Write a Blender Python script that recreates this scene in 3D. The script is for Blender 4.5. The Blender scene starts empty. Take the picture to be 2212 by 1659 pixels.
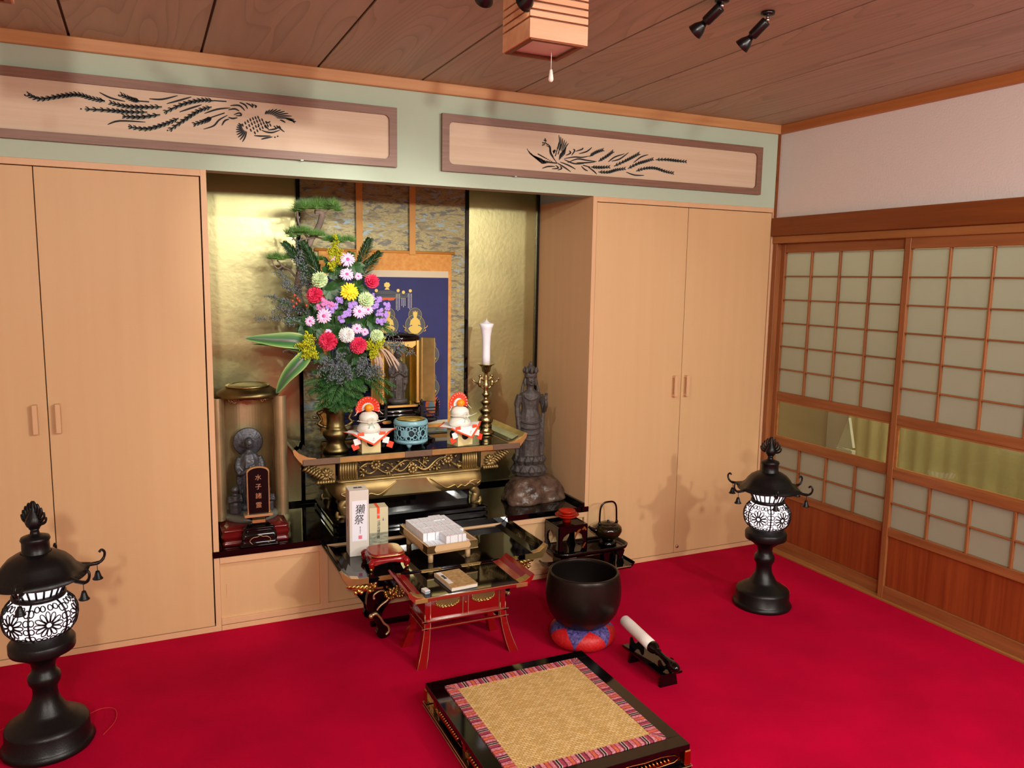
import bpy, bmesh, math, random
from mathutils import Vector, Matrix, Euler
from math import pi, sin, cos, radians
random.seed(7)
SC = bpy.context.scene
COL = SC.collection
# ---------------------------------------------------------------- camera
FPX, YAW, PITCH, ROLL = (1705.70484, 0.43689, -0.13342, 0.01603)
CAM = Vector((-3.24836, -3.48227, 1.54192))
_f = Vector((sin(YAW)*cos(PITCH), cos(YAW)*cos(PITCH), sin(PITCH)))
_r = Vector((cos(YAW), -sin(YAW), 0)); _u = _r.cross(_f)
RR = cos(ROLL)*_r + sin(ROLL)*_u; UU = -sin(ROLL)*_r + cos(ROLL)*_u
cam = bpy.data.objects.new('camera', bpy.data.cameras.new('camera')); COL.objects.link(cam)
cam.matrix_world = Matrix(((RR.x, UU.x, -_f.x, CAM.x), (RR.y, UU.y, -_f.y, CAM.y), (RR.z, UU.z, -_f.z, CAM.z), (0, 0, 0, 1)))
cam.data.sensor_width = 36; cam.data.lens = FPX/2212*36; cam.data.clip_start = .05
SC.camera = cam
def at(u, v, axis, val):
    """point of the plane (axis = val) that stands at pixel u, v: used to measure the room"""
    d = _f + (u-1106)/FPX*RR - (v-829.5)/FPX*UU
    return CAM + d*((val-CAM[axis])/d[axis])
# ---------------------------------------------------------------- world, exposure, lights
W = bpy.data.worlds.new('world'); SC.world = W; W.use_nodes = True
W.node_tree.nodes['Background'].inputs[0].default_value = (1, .97, .93, 1)
W.node_tree.nodes['Background'].inputs[1].default_value = .12
SC.view_settings.view_transform = 'Standard'; SC.view_settings.look = 'None'
SC.view_settings.gamma = 1; SC.view_settings.use_curve_mapping = False
SC.view_settings.exposure = -0.07
def light(name, kind, loc, energy, color=(1, .9, .8), aim=None, **k):
    l = bpy.data.lights.new(name, kind); l.energy = energy; l.color = color
    for a, b in k.items(): setattr(l, a, b)
    o = bpy.data.objects.new(name, l); COL.objects.link(o); o.location = loc
    if aim is not None: o.rotation_euler = (Vector(aim)-Vector(loc)).to_track_quat('-Z', 'Y').to_euler()
    return o
LW = (1, .955, .85)
light('room_lamp_right', 'AREA', (-.45, -5.3, 2.3), 64, LW, (-1.4, 0, .8), shape='DISK', size=.16)
light('room_lamp_left', 'AREA', (-3.7, -5.0, 2.3), 62, LW, (-1.9, 0, .9), shape='DISK', size=.2)
light('added_soft_fill', 'AREA', (-1.6, -3.4, 2.34), 105, (1, .97, .91), (-1.7, -2.4, 0), shape='RECTANGLE', size=1.8, size_y=1.2)  # added overhead fill without a fixture, lifts the carpet and mat
light('corridor_lamp', 'AREA', (.62, -1.1, 2.3), 46, (1, .97, .88), shape='RECTANGLE', size=.5, size_y=3.2)
# ---------------------------------------------------------------- helpers
def lin(c):
    if isinstance(c, str):
        c = c.lstrip('#'); c = [int(c[i:i+2], 16)/255 for i in (0, 2, 4)]
        c = [x/12.92 if x <= .04045 else ((x+.055)/1.055)**2.4 for x in c]
    return (c[0], c[1], c[2], 1)
def tag(o, label=None, cat=None, group=None, kind=None):
    for a, b in (('label', label), ('category', cat), ('group', group), ('kind', kind)):
        if b: o[a] = b
    return o
def thing(name, label, cat, loc=(0, 0, 0), rz=0, group=None):
    o = bpy.data.objects.new(name, None); COL.objects.link(o); o.empty_display_size = .05
    o.location = loc; o.rotation_euler = (0, 0, rz)
    return tag(o, label, cat, group)
def structure(name, loc=(0, 0, 0)):
    o = bpy.data.objects.new(name, None); COL.objects.link(o); o.location = loc; o['kind'] = 'structure'
    return o
def copy_tree(o, parent=None):
    c = o.copy(); COL.objects.link(c)
    if parent: c.parent = parent
    for ch in o.children: copy_tree(ch, c)
    return c
def origin_of(o):
    p = Vector((0, 0, 0))
    while o: p += o.location; o = o.parent
    return p
class MB:
    def __init__(s): s.v = []; s.f = []; s.m = []; s.s = []; s.cur = 0; s.M = None
    def add(s, vs, fs, smooth=False):
        n = len(s.v)
        for p in vs:
            p = Vector(p)
            if s.M is not None: p = s.M @ p
            s.v.append(p)
        for f in fs: s.f.append([n+i for i in f]); s.m.append(s.cur); s.s.append(smooth)
        return s
    def box(s, x0, x1, y0, y1, z0, z1, b=0):
        x0, x1 = min(x0, x1), max(x0, x1); y0, y1 = min(y0, y1), max(y0, y1); z0, z1 = min(z0, z1), max(z0, z1)
        if b <= 0:
            vs = [(x, y, z) for x in (x0, x1) for y in (y0, y1) for z in (z0, z1)]
            return s.add(vs, [(0, 1, 3, 2), (4, 6, 7, 5), (0, 4, 5, 1), (2, 3, 7, 6), (0, 2, 6, 4), (1, 5, 7, 3)])
        b = min(b, (x1-x0)*.49, (y1-y0)*.49, (z1-z0)*.49)
        bm = bmesh.new(); bmesh.ops.create_cube(bm, size=1)
        for q in bm.verts: q.co = Vector(((x0+x1)/2+q.co.x*(x1-x0), (y0+y1)/2+q.co.y*(y1-y0), (z0+z1)/2+q.co.z*(z1-z0)))
        bmesh.ops.bevel(bm, geom=list(bm.edges), offset=b, segments=1, affect='EDGES')
        bm.verts.index_update()
        s.add([q.co.copy() for q in bm.verts], [[q.index for q in f.verts] for f in bm.faces]); bm.free()
        return s
    def lathe(s, prof, n=24, c=(0, 0, 0), a0=0, a1=2*pi, sx=1, sy=1, smooth=True):
        full = abs(a1-a0-2*pi) < 1e-6; k = n if full else n+1; vs = []
        for r, z in prof:
            for i in range(k):
                a = a0+(a1-a0)*i/n; vs.append((c[0]+r*cos(a)*sx, c[1]+r*sin(a)*sy, c[2]+z))
        fs = []
        for j in range(len(prof)-1):
            for i in range(n):
                i2 = (i+1) % k; fs.append((j*k+i, j*k+i2, (j+1)*k+i2, (j+1)*k+i))
        s.add(vs, fs, smooth)
        if full:
            for j, rev in ((0, True), (len(prof)-1, False)):
                if prof[j][0] > 1e-5:
                    ids = list(range(j*k, j*k+k)); s.add([vs[i] for i in (ids[::-1] if rev else ids)], [list(range(k))])
        return s
    def tube(s, pts, r, n=8, caps=True, flat=1, smooth=True, closed=False):
        pts = [Vector(p) for p in pts]; N = len(pts)
        rs = r if isinstance(r, (list, tuple)) else [r]*N
        vs = []; up = None
        for i, p in enumerate(pts):
            t = (pts[min(i+1, N-1)]-pts[max(i-1, 0)])
            if closed: t = pts[(i+1) % N]-pts[i-1]
            t = t.normalized() if t.length > 1e-9 else Vector((0, 0, 1))
            if up is None: up = Vector((0, 0, 1)) if abs(t.z) < .9 else Vector((0, 1, 0))
            a = t.cross(up)
            a = a.normalized() if a.length > 1e-6 else Vector((1, 0, 0))
            b = a.cross(t).normalized(); up = b
            for k in range(n):
                g = 2*pi*k/n; vs.append(p+rs[i]*(cos(g)*a+sin(g)*b*flat))
        fs = [(i*n+k, i*n+(k+1) % n, (i+1)*n+(k+1) % n, (i+1)*n+k) for i in range(N-1) for k in range(n)]
        if closed: fs += [((N-1)*n+k, (N-1)*n+(k+1) % n, (k+1) % n, k) for k in range(n)]
        elif caps: fs += [list(range(n))[::-1], [(N-1)*n+k for k in range(n)]]
        return s.add(vs, fs, smooth)
    def prism(s, poly, h, axis='z', base=0, smooth=False):
        """extrude a 2-D outline: axis z -> (x,y), axis y -> (x,z), axis x -> (y,z)"""
        n = len(poly)
        def P(a, b, h): return {'z': (a, b, h), 'y': (a, h, b), 'x': (h, a, b)}[axis]
        vs = [P(a, b, base) for a, b in poly]+[P(a, b, base+h) for a, b in poly]
        s.add(vs, [list(range(n))[::-1], list(range(n, 2*n))])
        s.add(vs, [(i, (i+1) % n, n+(i+1) % n, n+i) for i in range(n)], smooth)
        return s
    def ball(s, c, r, n=10, m=6, sc=(1, 1, 1)):
        vs = [(c[0], c[1], c[2]+r*sc[2])]
        for j in range(1, m):
            t = pi*j/m
            for i in range(n):
                a = 2*pi*i/n; vs.append((c[0]+r*sin(t)*cos(a)*sc[0], c[1]+r*sin(t)*sin(a)*sc[1], c[2]+r*cos(t)*sc[2]))
        vs.append((c[0], c[1], c[2]-r*sc[2])); L = len(vs)-1; fs = []
        for i in range(n):
            fs.append((0, 1+i, 1+(i+1) % n)); fs.append((L, L-n+(i+1) % n, L-n+i))
            for j in range(m-2): fs.append((1+j*n+i, 1+(j+1)*n+i, 1+(j+1)*n+(i+1) % n, 1+j*n+(i+1) % n))
        return s.add(vs, fs, True)
    def strip(s, rows, smooth=True, closed=False):
        """grid surface from rows of equal length"""
        k = len(rows[0]); vs = [p for r in rows for p in r]
        fs = [(j*k+i, j*k+i+1, (j+1)*k+i+1, (j+1)*k+i) for j in range(len(rows)-1) for i in range(k-1)]
        if closed: fs += [(j*k+k-1, j*k, (j+1)*k, (j+1)*k+k-1) for j in range(len(rows)-1)]
        return s.add(vs, fs, smooth)
    def brush(s, pts, w, y, t=.002, taper=True):
        """flat stroke on a wall plane y: pts (x,z), width w"""
        n = len(pts); L = []; R = []
        for i, (x, z) in enumerate(pts):
            a = pts[max(i-1, 0)]; b = pts[min(i+1, n-1)]; dx, dz = b[0]-a[0], b[1]-a[1]; q = math.hypot(dx, dz) or 1
            k = w*.5*((.25+.75*sin(pi*(i+.35)/(n-.3))) if taper else 1)
            L.append((x-dz/q*k, z+dx/q*k)); R.append((x+dz/q*k, z-dx/q*k))
        return s.prism(L+R[::-1], t, 'y', y-t)
    def mesh(s, name, mats, off=Vector((0, 0, 0)), fix=True):
        me = bpy.data.meshes.new(name)
        me.from_pydata([tuple(p-off) for p in s.v], [], s.f)
        for m in (mats if isinstance(mats, (list, tuple)) else [mats]): me.materials.append(m)
        me.polygons.foreach_set('material_index', s.m); me.polygons.foreach_set('use_smooth', s.s)
        if fix:
            bm = bmesh.new(); bm.from_mesh(me)
            bmesh.ops.remove_doubles(bm, verts=bm.verts, dist=1e-6)
            bmesh.ops.recalc_face_normals(bm, faces=bm.faces); bm.to_mesh(me); bm.free()
        me.update(); return me
    def build(s, name, mats, parent=None, world=True, label=None, kind=None, fix=True):
        off = origin_of(parent) if (parent and world) else Vector((0, 0, 0))
        o = bpy.data.objects.new(name, s.mesh(name, mats, off, fix)); COL.objects.link(o)
        if parent: o.parent = parent
        if label: o['label'] = label
        if kind: o['kind'] = kind
        return o
def smooth_by_angle(o, deg=35):
    me = o.data
    for p in me.polygons: p.use_smooth = True
    try: me.set_sharp_from_angle(angle=radians(deg))
    except Exception: pass
    return o
def text_mesh(body, size, mat, parent, origin, right, up, name='lettering', depth=.0004, world=True, sx=1, gap=.98):
    c = bpy.data.curves.new('t', 'FONT'); c.body = body; c.size = size; c.extrude = depth; c.align_x = 'CENTER'; c.align_y = 'CENTER'
    c.space_line = gap; c.resolution_u = 2
    t = bpy.data.objects.new('t', c); COL.objects.link(t)
    dg = bpy.context.evaluated_depsgraph_get(); me = bpy.data.meshes.new_from_object(t.evaluated_get(dg))
    COL.objects.unlink(t); bpy.data.objects.remove(t)
    r = Vector(right).normalized(); u = Vector(up).normalized(); n = r.cross(u)
    off = origin_of(parent) if world else Vector((0, 0, 0)); o0 = Vector(origin)-off
    for q in me.vertices: q.co = o0+r*q.co.x*sx+u*q.co.y+n*(q.co.z+depth)
    me.materials.clear(); me.materials.append(mat); me.name = name
    o = bpy.data.objects.new(name, me); COL.objects.link(o); o.parent = parent
    return o
# ---------------------------------------------------------------- materials
def nodes(name):
    m = bpy.data.materials.new(name); m.use_nodes = True; nt = m.node_tree
    return m, nt, nt.nodes['Principled BSDF']
def P(name, col, rough=.5, metal=0, spec=.5, coat=0, bump=0, bscale=200, vary=0, vscale=8, stretch=(1, 1, 1), col2=None, emit=0, trans=0, sss=0):
    m, nt, b = nodes(name); N = nt.nodes; Lk = nt.links
    b.inputs['Base Color'].default_value = lin(col); b.inputs['Roughness'].default_value = rough
    b.inputs['Metallic'].default_value = metal; b.inputs['Specular IOR Level'].default_value = spec
    b.inputs['Coat Weight'].default_value = coat; b.inputs['Coat Roughness'].default_value = .05
    if trans: b.inputs['Transmission Weight'].default_value = trans
    if sss:
        b.inputs['Subsurface Weight'].default_value = sss; b.inputs['Subsurface Radius'].default_value = (.01, .006, .004)
    if emit:
        b.inputs['Emission Color'].default_value = lin(col); b.inputs['Emission Strength'].default_value = emit
    if bump or vary:
        tc = N.new('ShaderNodeTexCoord'); mp = N.new('ShaderNodeMapping'); Lk.new(tc.outputs['Object'], mp.inputs[0]); mp.inputs['Scale'].default_value = stretch
    if vary:
        nz = N.new('ShaderNodeTexNoise'); nz.inputs['Scale'].default_value = vscale; nz.inputs['Detail'].default_value = 6; Lk.new(mp.outputs[0], nz.inputs[0])
        rp = N.new('ShaderNodeValToRGB'); a = lin(col); c2 = lin(col2) if col2 else tuple(x*(1-vary) for x in a[:3])+(1,)
        rp.color_ramp.elements[0].position = .35; rp.color_ramp.elements[1].position = .68
        rp.color_ramp.elements[0].color = c2; rp.color_ramp.elements[1].color = a
        Lk.new(nz.outputs[0], rp.inputs[0]); Lk.new(rp.outputs[0], b.inputs['Base Color'])
    if bump:
        nb = N.new('ShaderNodeTexNoise'); nb.inputs['Scale'].default_value = bscale; nb.inputs['Detail'].default_value = 4; Lk.new(mp.outputs[0], nb.inputs[0])
        bp = N.new('ShaderNodeBump'); bp.inputs['Strength'].default_value = bump; bp.inputs['Distance'].default_value = .01
        Lk.new(nb.outputs[0], bp.inputs['Height']); Lk.new(bp.outputs[0], b.inputs['Normal'])
    return m
def wood(name, c1, c2, stretch=(30, 30, 1.2), rough=.45, scale=1.5, cath=0, spec=.4, mix=(.35, .7)):
    m, nt, b = nodes(name); N = nt.nodes; Lk = nt.links
    tc = N.new('ShaderNodeTexCoord'); mp = N.new('ShaderNodeMapping'); Lk.new(tc.outputs['Object'], mp.inputs[0]); mp.inputs['Scale'].default_value = stretch
    nz = N.new('ShaderNodeTexNoise'); nz.inputs['Scale'].default_value = scale; nz.inputs['Detail'].default_value = 8; nz.inputs['Roughness'].default_value = .6
    Lk.new(mp.outputs[0], nz.inputs[0]); src = nz.outputs[0]
    if cath:
        mp2 = N.new('ShaderNodeMapping'); Lk.new(tc.outputs['Object'], mp2.inputs[0]); mp2.inputs['Scale'].default_value = cath
        n2 = N.new('ShaderNodeTexNoise'); n2.inputs['Scale'].default_value = 1; n2.inputs['Detail'].default_value = 1.5; Lk.new(mp2.outputs[0], n2.inputs[0])
        mu = N.new('ShaderNodeMath'); mu.operation = 'MULTIPLY'; mu.inputs[1].default_value = 22; Lk.new(n2.outputs[0], mu.inputs[0])
        fr = N.new('ShaderNodeMath'); fr.operation = 'FRACT'; Lk.new(mu.outputs[0], fr.inputs[0])
        pw = N.new('ShaderNodeMath'); pw.operation = 'POWER'; pw.inputs[1].default_value = 5; Lk.new(fr.outputs[0], pw.inputs[0])
        sb = N.new('ShaderNodeMath'); sb.operation = 'MULTIPLY_ADD'; sb.inputs[1].default_value = -.48; Lk.new(pw.outputs[0], sb.inputs[0]); Lk.new(nz.outputs[0], sb.inputs[2]); src = sb.outputs[0]
    rp = N.new('ShaderNodeValToRGB'); rp.color_ramp.elements[0].position = mix[0]; rp.color_ramp.elements[1].position = mix[1]
    rp.color_ramp.elements[0].color = lin(c2); rp.color_ramp.elements[1].color = lin(c1)
    Lk.new(src, rp.inputs[0]); Lk.new(rp.outputs[0], b.inputs['Base Color'])
    b.inputs['Roughness'].default_value = rough; b.inputs['Specular IOR Level'].default_value = spec
    return m
M = {}
M['closet'] = wood('closet_veneer', '#d8b384', '#d3ac7d', (14, 14, .5), .5, 1.6, mix=(.2, .8))
M['closet_edge'] = wood('closet_frame_veneer', '#deb58c', '#d6ab80', (14, 14, .5), .45, 1.6, mix=(.2, .8))
M['red_wood'] = wood('shoji_cedar', '#a0653a', '#85502b', (25, 25, 1.6), .42, 1.5)
M['red_wood_h'] = wood('shoji_cedar_horizontal', '#a0653a', '#85502b', (25, 1.6, 25), .42, 1.5)
M['red_panel'] = wood('shoji_lower_board', '#9a4c22', '#7d3616', (40, 40, 1), .4, 1.2)
M['beam'] = wood('beam_wood', '#85481b', '#733a14', (30, 1.5, 30), .42, 1.2)
M['kamoi'] = wood('lintel_wood', '#a87040', '#95602f', (30, 1.5, 30), .4, 1.2)
M['mold_b'] = wood('molding_wood', '#d09a66', '#bd8656', (1.5, 30, 30), .4, 1.2)
M['mold_r'] = wood('molding_wood_side', '#b97440', '#a56434', (30, 1.5, 30), .4, 1.2)
M['plank'] = wood('ceiling_board_wood', '#b9b09c', '#a39a86', (9, .35, 9), .5, 2.0, cath=(3.6, .42, 3.6), mix=(.12, .62))
M['groove'] = P('ceiling_groove', '#4a2a1a', .8)
M['ranma'] = wood('transom_frame_wood', '#8f6a58', '#7a5848', (2, 60, 60), .42, 2.5)
M['ranma_in'] = wood('transom_board_wood', '#d9c2a8', '#cfb699', (1, 30, 40), .5, 1.2)
M['lampwood'] = wood('lamp_wood', '#e0a882', '#cf9670', (2, 30, 30), .45, 1.3)
M['green'] = P('sage_wall_paint', '#b4c6b0', .75, bump=.05, bscale=300)
M['plaster'] = P('plaster', '#e2dcd8', .9, bump=.15, bscale=120)
M['plain'] = P('plain_wall', '#cdbfae', .9)
M['carpet'] = P('red_carpet', '#c80036', .95, spec=.08, bump=.5, bscale=700, vary=.18, vscale=4)
M['black'] = P('black_lacquer', '#040304', .06, spec=.5)
M['blackedge'] = P('lacquer_edge', '#1c0608', .25)
M['blackm'] = P('black_bronze', '#0c0c0e', .36, spec=.35, bump=.08, bscale=300)
M['redlac'] = P('red_lacquer', '#8a0e12', .12, spec=.55)
M['maroon'] = P('maroon_lacquer', '#5e1210', .15, spec=.55)
M['gold'] = P('gold_leaf', '#d6bd7c', .38, metal=1, vary=.15, vscale=30)
M['goldp'] = P('polished_gold', '#d9c274', .30, metal=1)
M['goldline'] = P('gold_line', '#d8b888', .35, metal=.75)
M['foil'] = P('gold_foil', '#bcb684', .31, metal=1, bump=.05, bscale=45, vary=.22, vscale=3.5)
M['oldgold'] = P('aged_gold', '#a8905e', .46, metal=.85, vary=.3, vscale=14)
M['oldgold_dark'] = P('aged_gold_worn', '#7a6250', .5, metal=.7, bump=.3, bscale=300)
M['brass'] = P('brass', '#b9a878', .27, metal=1, vary=.2, vscale=20)
M['oldbrass'] = P('old_brass', '#85774e', .38, metal=1, vary=.35, vscale=16)
M['steel'] = P('steel', '#c9c4c0', .25, metal=1)
M['white'] = P('white_paper', '#f2f0ee', .7)
M['offwhite'] = P('off_white', '#e5e0d4', .55)
M['ink'] = P('black_ink', '#14141a', .6)
M['orange'] = P('orange_paper', '#f0532a', .6)
M['redpaper'] = P('red_paper', '#ea421f', .6)
# ---------------------------------------------------------------- room shell
Z0 = .358                                        # top of the altar platform
fl = structure('floor'); MB().box(-4.2, 0, -6.6, 0, -.03, 0).build('carpet', M['carpet'], fl)
ce = structure('ceiling'); MB().box(-4.2, 0, -6.6, 0, 2.409, 2.43).build('backing', M['groove'], ce)
seams = [-4.2, -3.912, -3.456, -3.0, -2.545, -2.09, -1.635, -1.18, -.726, -.265, 0]
for a, b in zip(seams[:-1], seams[1:]):
    MB().box(a+.0045, b-.0045, -6.59, -.005, 2.40, 2.41, .002).build('board', M['plank'], ce)
def struct_box(name, mat, *a, **k):
    o = MB().box(*a, **k).build(name, mat); o['kind'] = 'structure'; return o
struct_box('wall_left', M['plain'], -4.26, -4.2, -6.6, .7, 0, 2.43)
struct_box('wall_front', M['plain'], -4.26, .06, -6.66, -6.6, 0, 2.43)
wb = structure('wall_back')
MB().box(-4.2, -.018, 0, .09, 1.953, 2.409).build('upper_wall', M['green'], wb)
MB().box(-4.2, 0, .68, .72, 0, 2.43).build('rear_wall', M['plain'], wb)
wr = structure('wall_right')
MB().box(0, .07, -6.6, .05, 1.86, 2.43).box(0, .07, -6.6, -3.53, 0, 1.86).build('plaster', M['plaster'], wr)
MB().box(0, .07, -.03, .7, 0, 1.86).build('corner_block', M['plain'], wr)
o = MB().box(-4.2, 0, -.022, .0, 2.352, 2.40, .003).build('trim_1', M['mold_b']); o['kind'] = 'structure'
o = MB().box(-.022, 0, -6.6, -.022, 2.352, 2.40, .003).build('trim_2', M['mold_r']); o['kind'] = 'structure'
o = MB().box(-.018, 0, -.004, .05, 1.90, 2.352).build('trim_3', M['beam']); o['kind'] = 'structure'
tr = structure('trim_4')
MB().box(-.034, 0, -6.6, -.002, 1.797, 1.897, .003).build('upper_beam', M['beam'], tr)
MB().box(-.018, .05, -6.6, -.004, 1.757, 1.797, .003).build('lintel', M['kamoi'], tr)
tr = structure('trim_5')
MB().box(-.012, .03, -.034, -.004, 0, 1.757, .002).build('corner_post', M['red_wood'], tr)
tr = structure('trim_6')
MB().box(-.022, .09, -3.53, -.004, -.01, .010, .002).build('sill', M['kamoi'], tr)
# ---- sliding doors with frosted panes
def glassy(name, col, a):
    m, nt, b = nodes(name); N = nt.nodes; Lk = nt.links; N.remove(b); out = N['Material Output']
    t = N.new('ShaderNodeBsdfTransparent'); t.inputs[0].default_value = lin(col)
    g = N.new('ShaderNodeBsdfGlossy'); g.inputs['Roughness'].default_value = .02
    lw = N.new('ShaderNodeLayerWeight'); pw = N.new('ShaderNodeMath'); pw.operation = 'POWER'; pw.inputs[1].default_value = 4; Lk.new(lw.outputs['Facing'], pw.inputs[0])
    fr = N.new('ShaderNodeMath'); fr.operation = 'MULTIPLY_ADD'; fr.inputs[1].default_value = .5; fr.inputs[2].default_value = .03; Lk.new(pw.outputs[0], fr.inputs[0])
    mx = N.new('ShaderNodeMixShader'); Lk.new(fr.outputs[0], mx.inputs[0]); Lk.new(t.outputs[0], mx.inputs[1]); Lk.new(g.outputs[0], mx.inputs[2]); Lk.new(mx.outputs[0], out.inputs[0])
    return m
M['glass'] = glassy('clear_glass', '#e9ece0', 1)
def frosted():
    m, nt, b = nodes('frosted_glass'); N = nt.nodes; Lk = nt.links; out = N['Material Output']
    b.inputs['Base Color'].default_value = lin('#b4b7aa'); b.inputs['Roughness'].default_value = .35
    t = N.new('ShaderNodeBsdfTranslucent'); t.inputs[0].default_value = lin('#cfd2c0')
    mx = N.new('ShaderNodeMixShader'); mx.inputs[0].default_value = .45; Lk.new(b.outputs[0], mx.inputs[1]); Lk.new(t.outputs[0], mx.inputs[2]); Lk.new(mx.outputs[0], out.inputs[0])
    return m
M['frosted'] = frosted()
def shoji(name, ya, yb, xf):
    """ya nearest the corner, yb further out; xf front face"""
    d = structure(name, (xf, ya, 0)); T = .028
    def bar(n, y0, y1, z0, z1, mat, dx=0, t=T): return MB().box(xf+dx, xf+t, y0, y1, z0, z1, .0015).build(n, mat, d)
    s = .03
    bar('stile', ya-s, ya, .010, 1.757, M['red_wood']); bar('stile', yb, yb+s+.006, .010, 1.757, M['red_wood'])
    a, b = ya-s, yb+s+.006
    for z0, z1 in ((1.706, 1.757), (.876, .922), (.615, .660), (.326, .368), (.010, .072)):
        bar('rail', b, a, z0, z1, M['red_wood_h'], .002)
    cw = (a-b)/4
    pm = None
    for zs in ([1.706-(1.706-.922)/6*i for i in range(7)], [.615, .4915, .368]):
        for z in zs[1:-1]: bar('muntin', b, a, z-.0035, z+.0035, M['red_wood_h'], .004, .02)
        for i in range(1, 4): bar('muntin', a-cw*i-.005, a-cw*i+.005, zs[-1], zs[0], M['red_wood'], .003, .021)
        for j in range(len(zs)-1):
            for i in range(4):
                MB().box(xf+.017, xf+.020, a-cw*(i+1)+.001, a-cw*i-.001, zs[j+1]+.001, zs[j]-.001).build('pane', M['frosted'], d)
    MB().box(xf+.014, xf+.018, b, a, .660, .876).build('glass', M['glass'], d, label='clear glass strip at sitting eye height')
    bar('panel', b, a, .072, .326, M['red_panel'], .012, .02)
    # moulding round the glass strip
    mb = MB()
    for y0, y1, z0, z1 in ((b, a, .866, .876), (b, a, .660, .670), (b, b+.012, .670, .866), (a-.012, a, .670, .866)): mb.box(xf+.006, xf+.014, y0, y1, z0, z1)
    mb.build('glass_bead', M['kamoi'], d)
shoji('door_1', -.034, -.868, .022)
shoji('door_2', -.862, -1.725, -.010)
shoji('door_3', -1.72, -2.60, .022)
shoji('door_4', -2.59, -3.50, -.010)
# ---- corridor behind the doors
wc = structure('wall_corridor')
MB().box(1.15, 1.2, -3.6, .7, 0, 2.43).box(.07, 1.2, -3.6, -3.55, 0, 2.43).build('corridor_wall', M['plain'], wc)
MB().box(.07, 1.15, .6, .7, 0, 2.43).build('end_panel', P('brown_end_panel', '#a58a66', .6), wc)
MB().box(.09, 1.2, -3.6, .7, 2.40, 2.43).build('corridor_ceiling', M['plain'], wc)
MB().box(.0, 1.2, -3.6, .7, -.04, -.012).build('corridor_floor', P('corridor_boards', '#8a6a48', .4), wc)
cu = MB(); rows = []
for z in (.03, 2.1): rows.append([(1.06+.010*sin(y*55)+.010*sin(y*17), -y, z) for y in [-.34+i*.012 for i in range(0, 290)]])
cu.strip(rows)
tag(cu.build('curtain', P('beige_curtain', '#d0c08c', .9, bump=.1, bscale=80)), 'beige pleated curtain hanging in the corridor behind the glass doors', 'curtain')
wp = MB(); wp.prism([(p.y, p.z) for p in (at(1808, 966, 0, .5), at(1833, 903, 0, .5), at(1842, 968, 0, .5))], .02, 'x', .5)
pz = min(v.z for v in wp.v)
wp.box(.495, .525, min(v.y for v in wp.v), max(v.y for v in wp.v), -.010, pz)
tag(wp.build('white_folded_screen', P('screen_white', '#e6e2d4', .8)), 'white folded screen with a pointed top standing in the corridor', 'screen')
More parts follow.
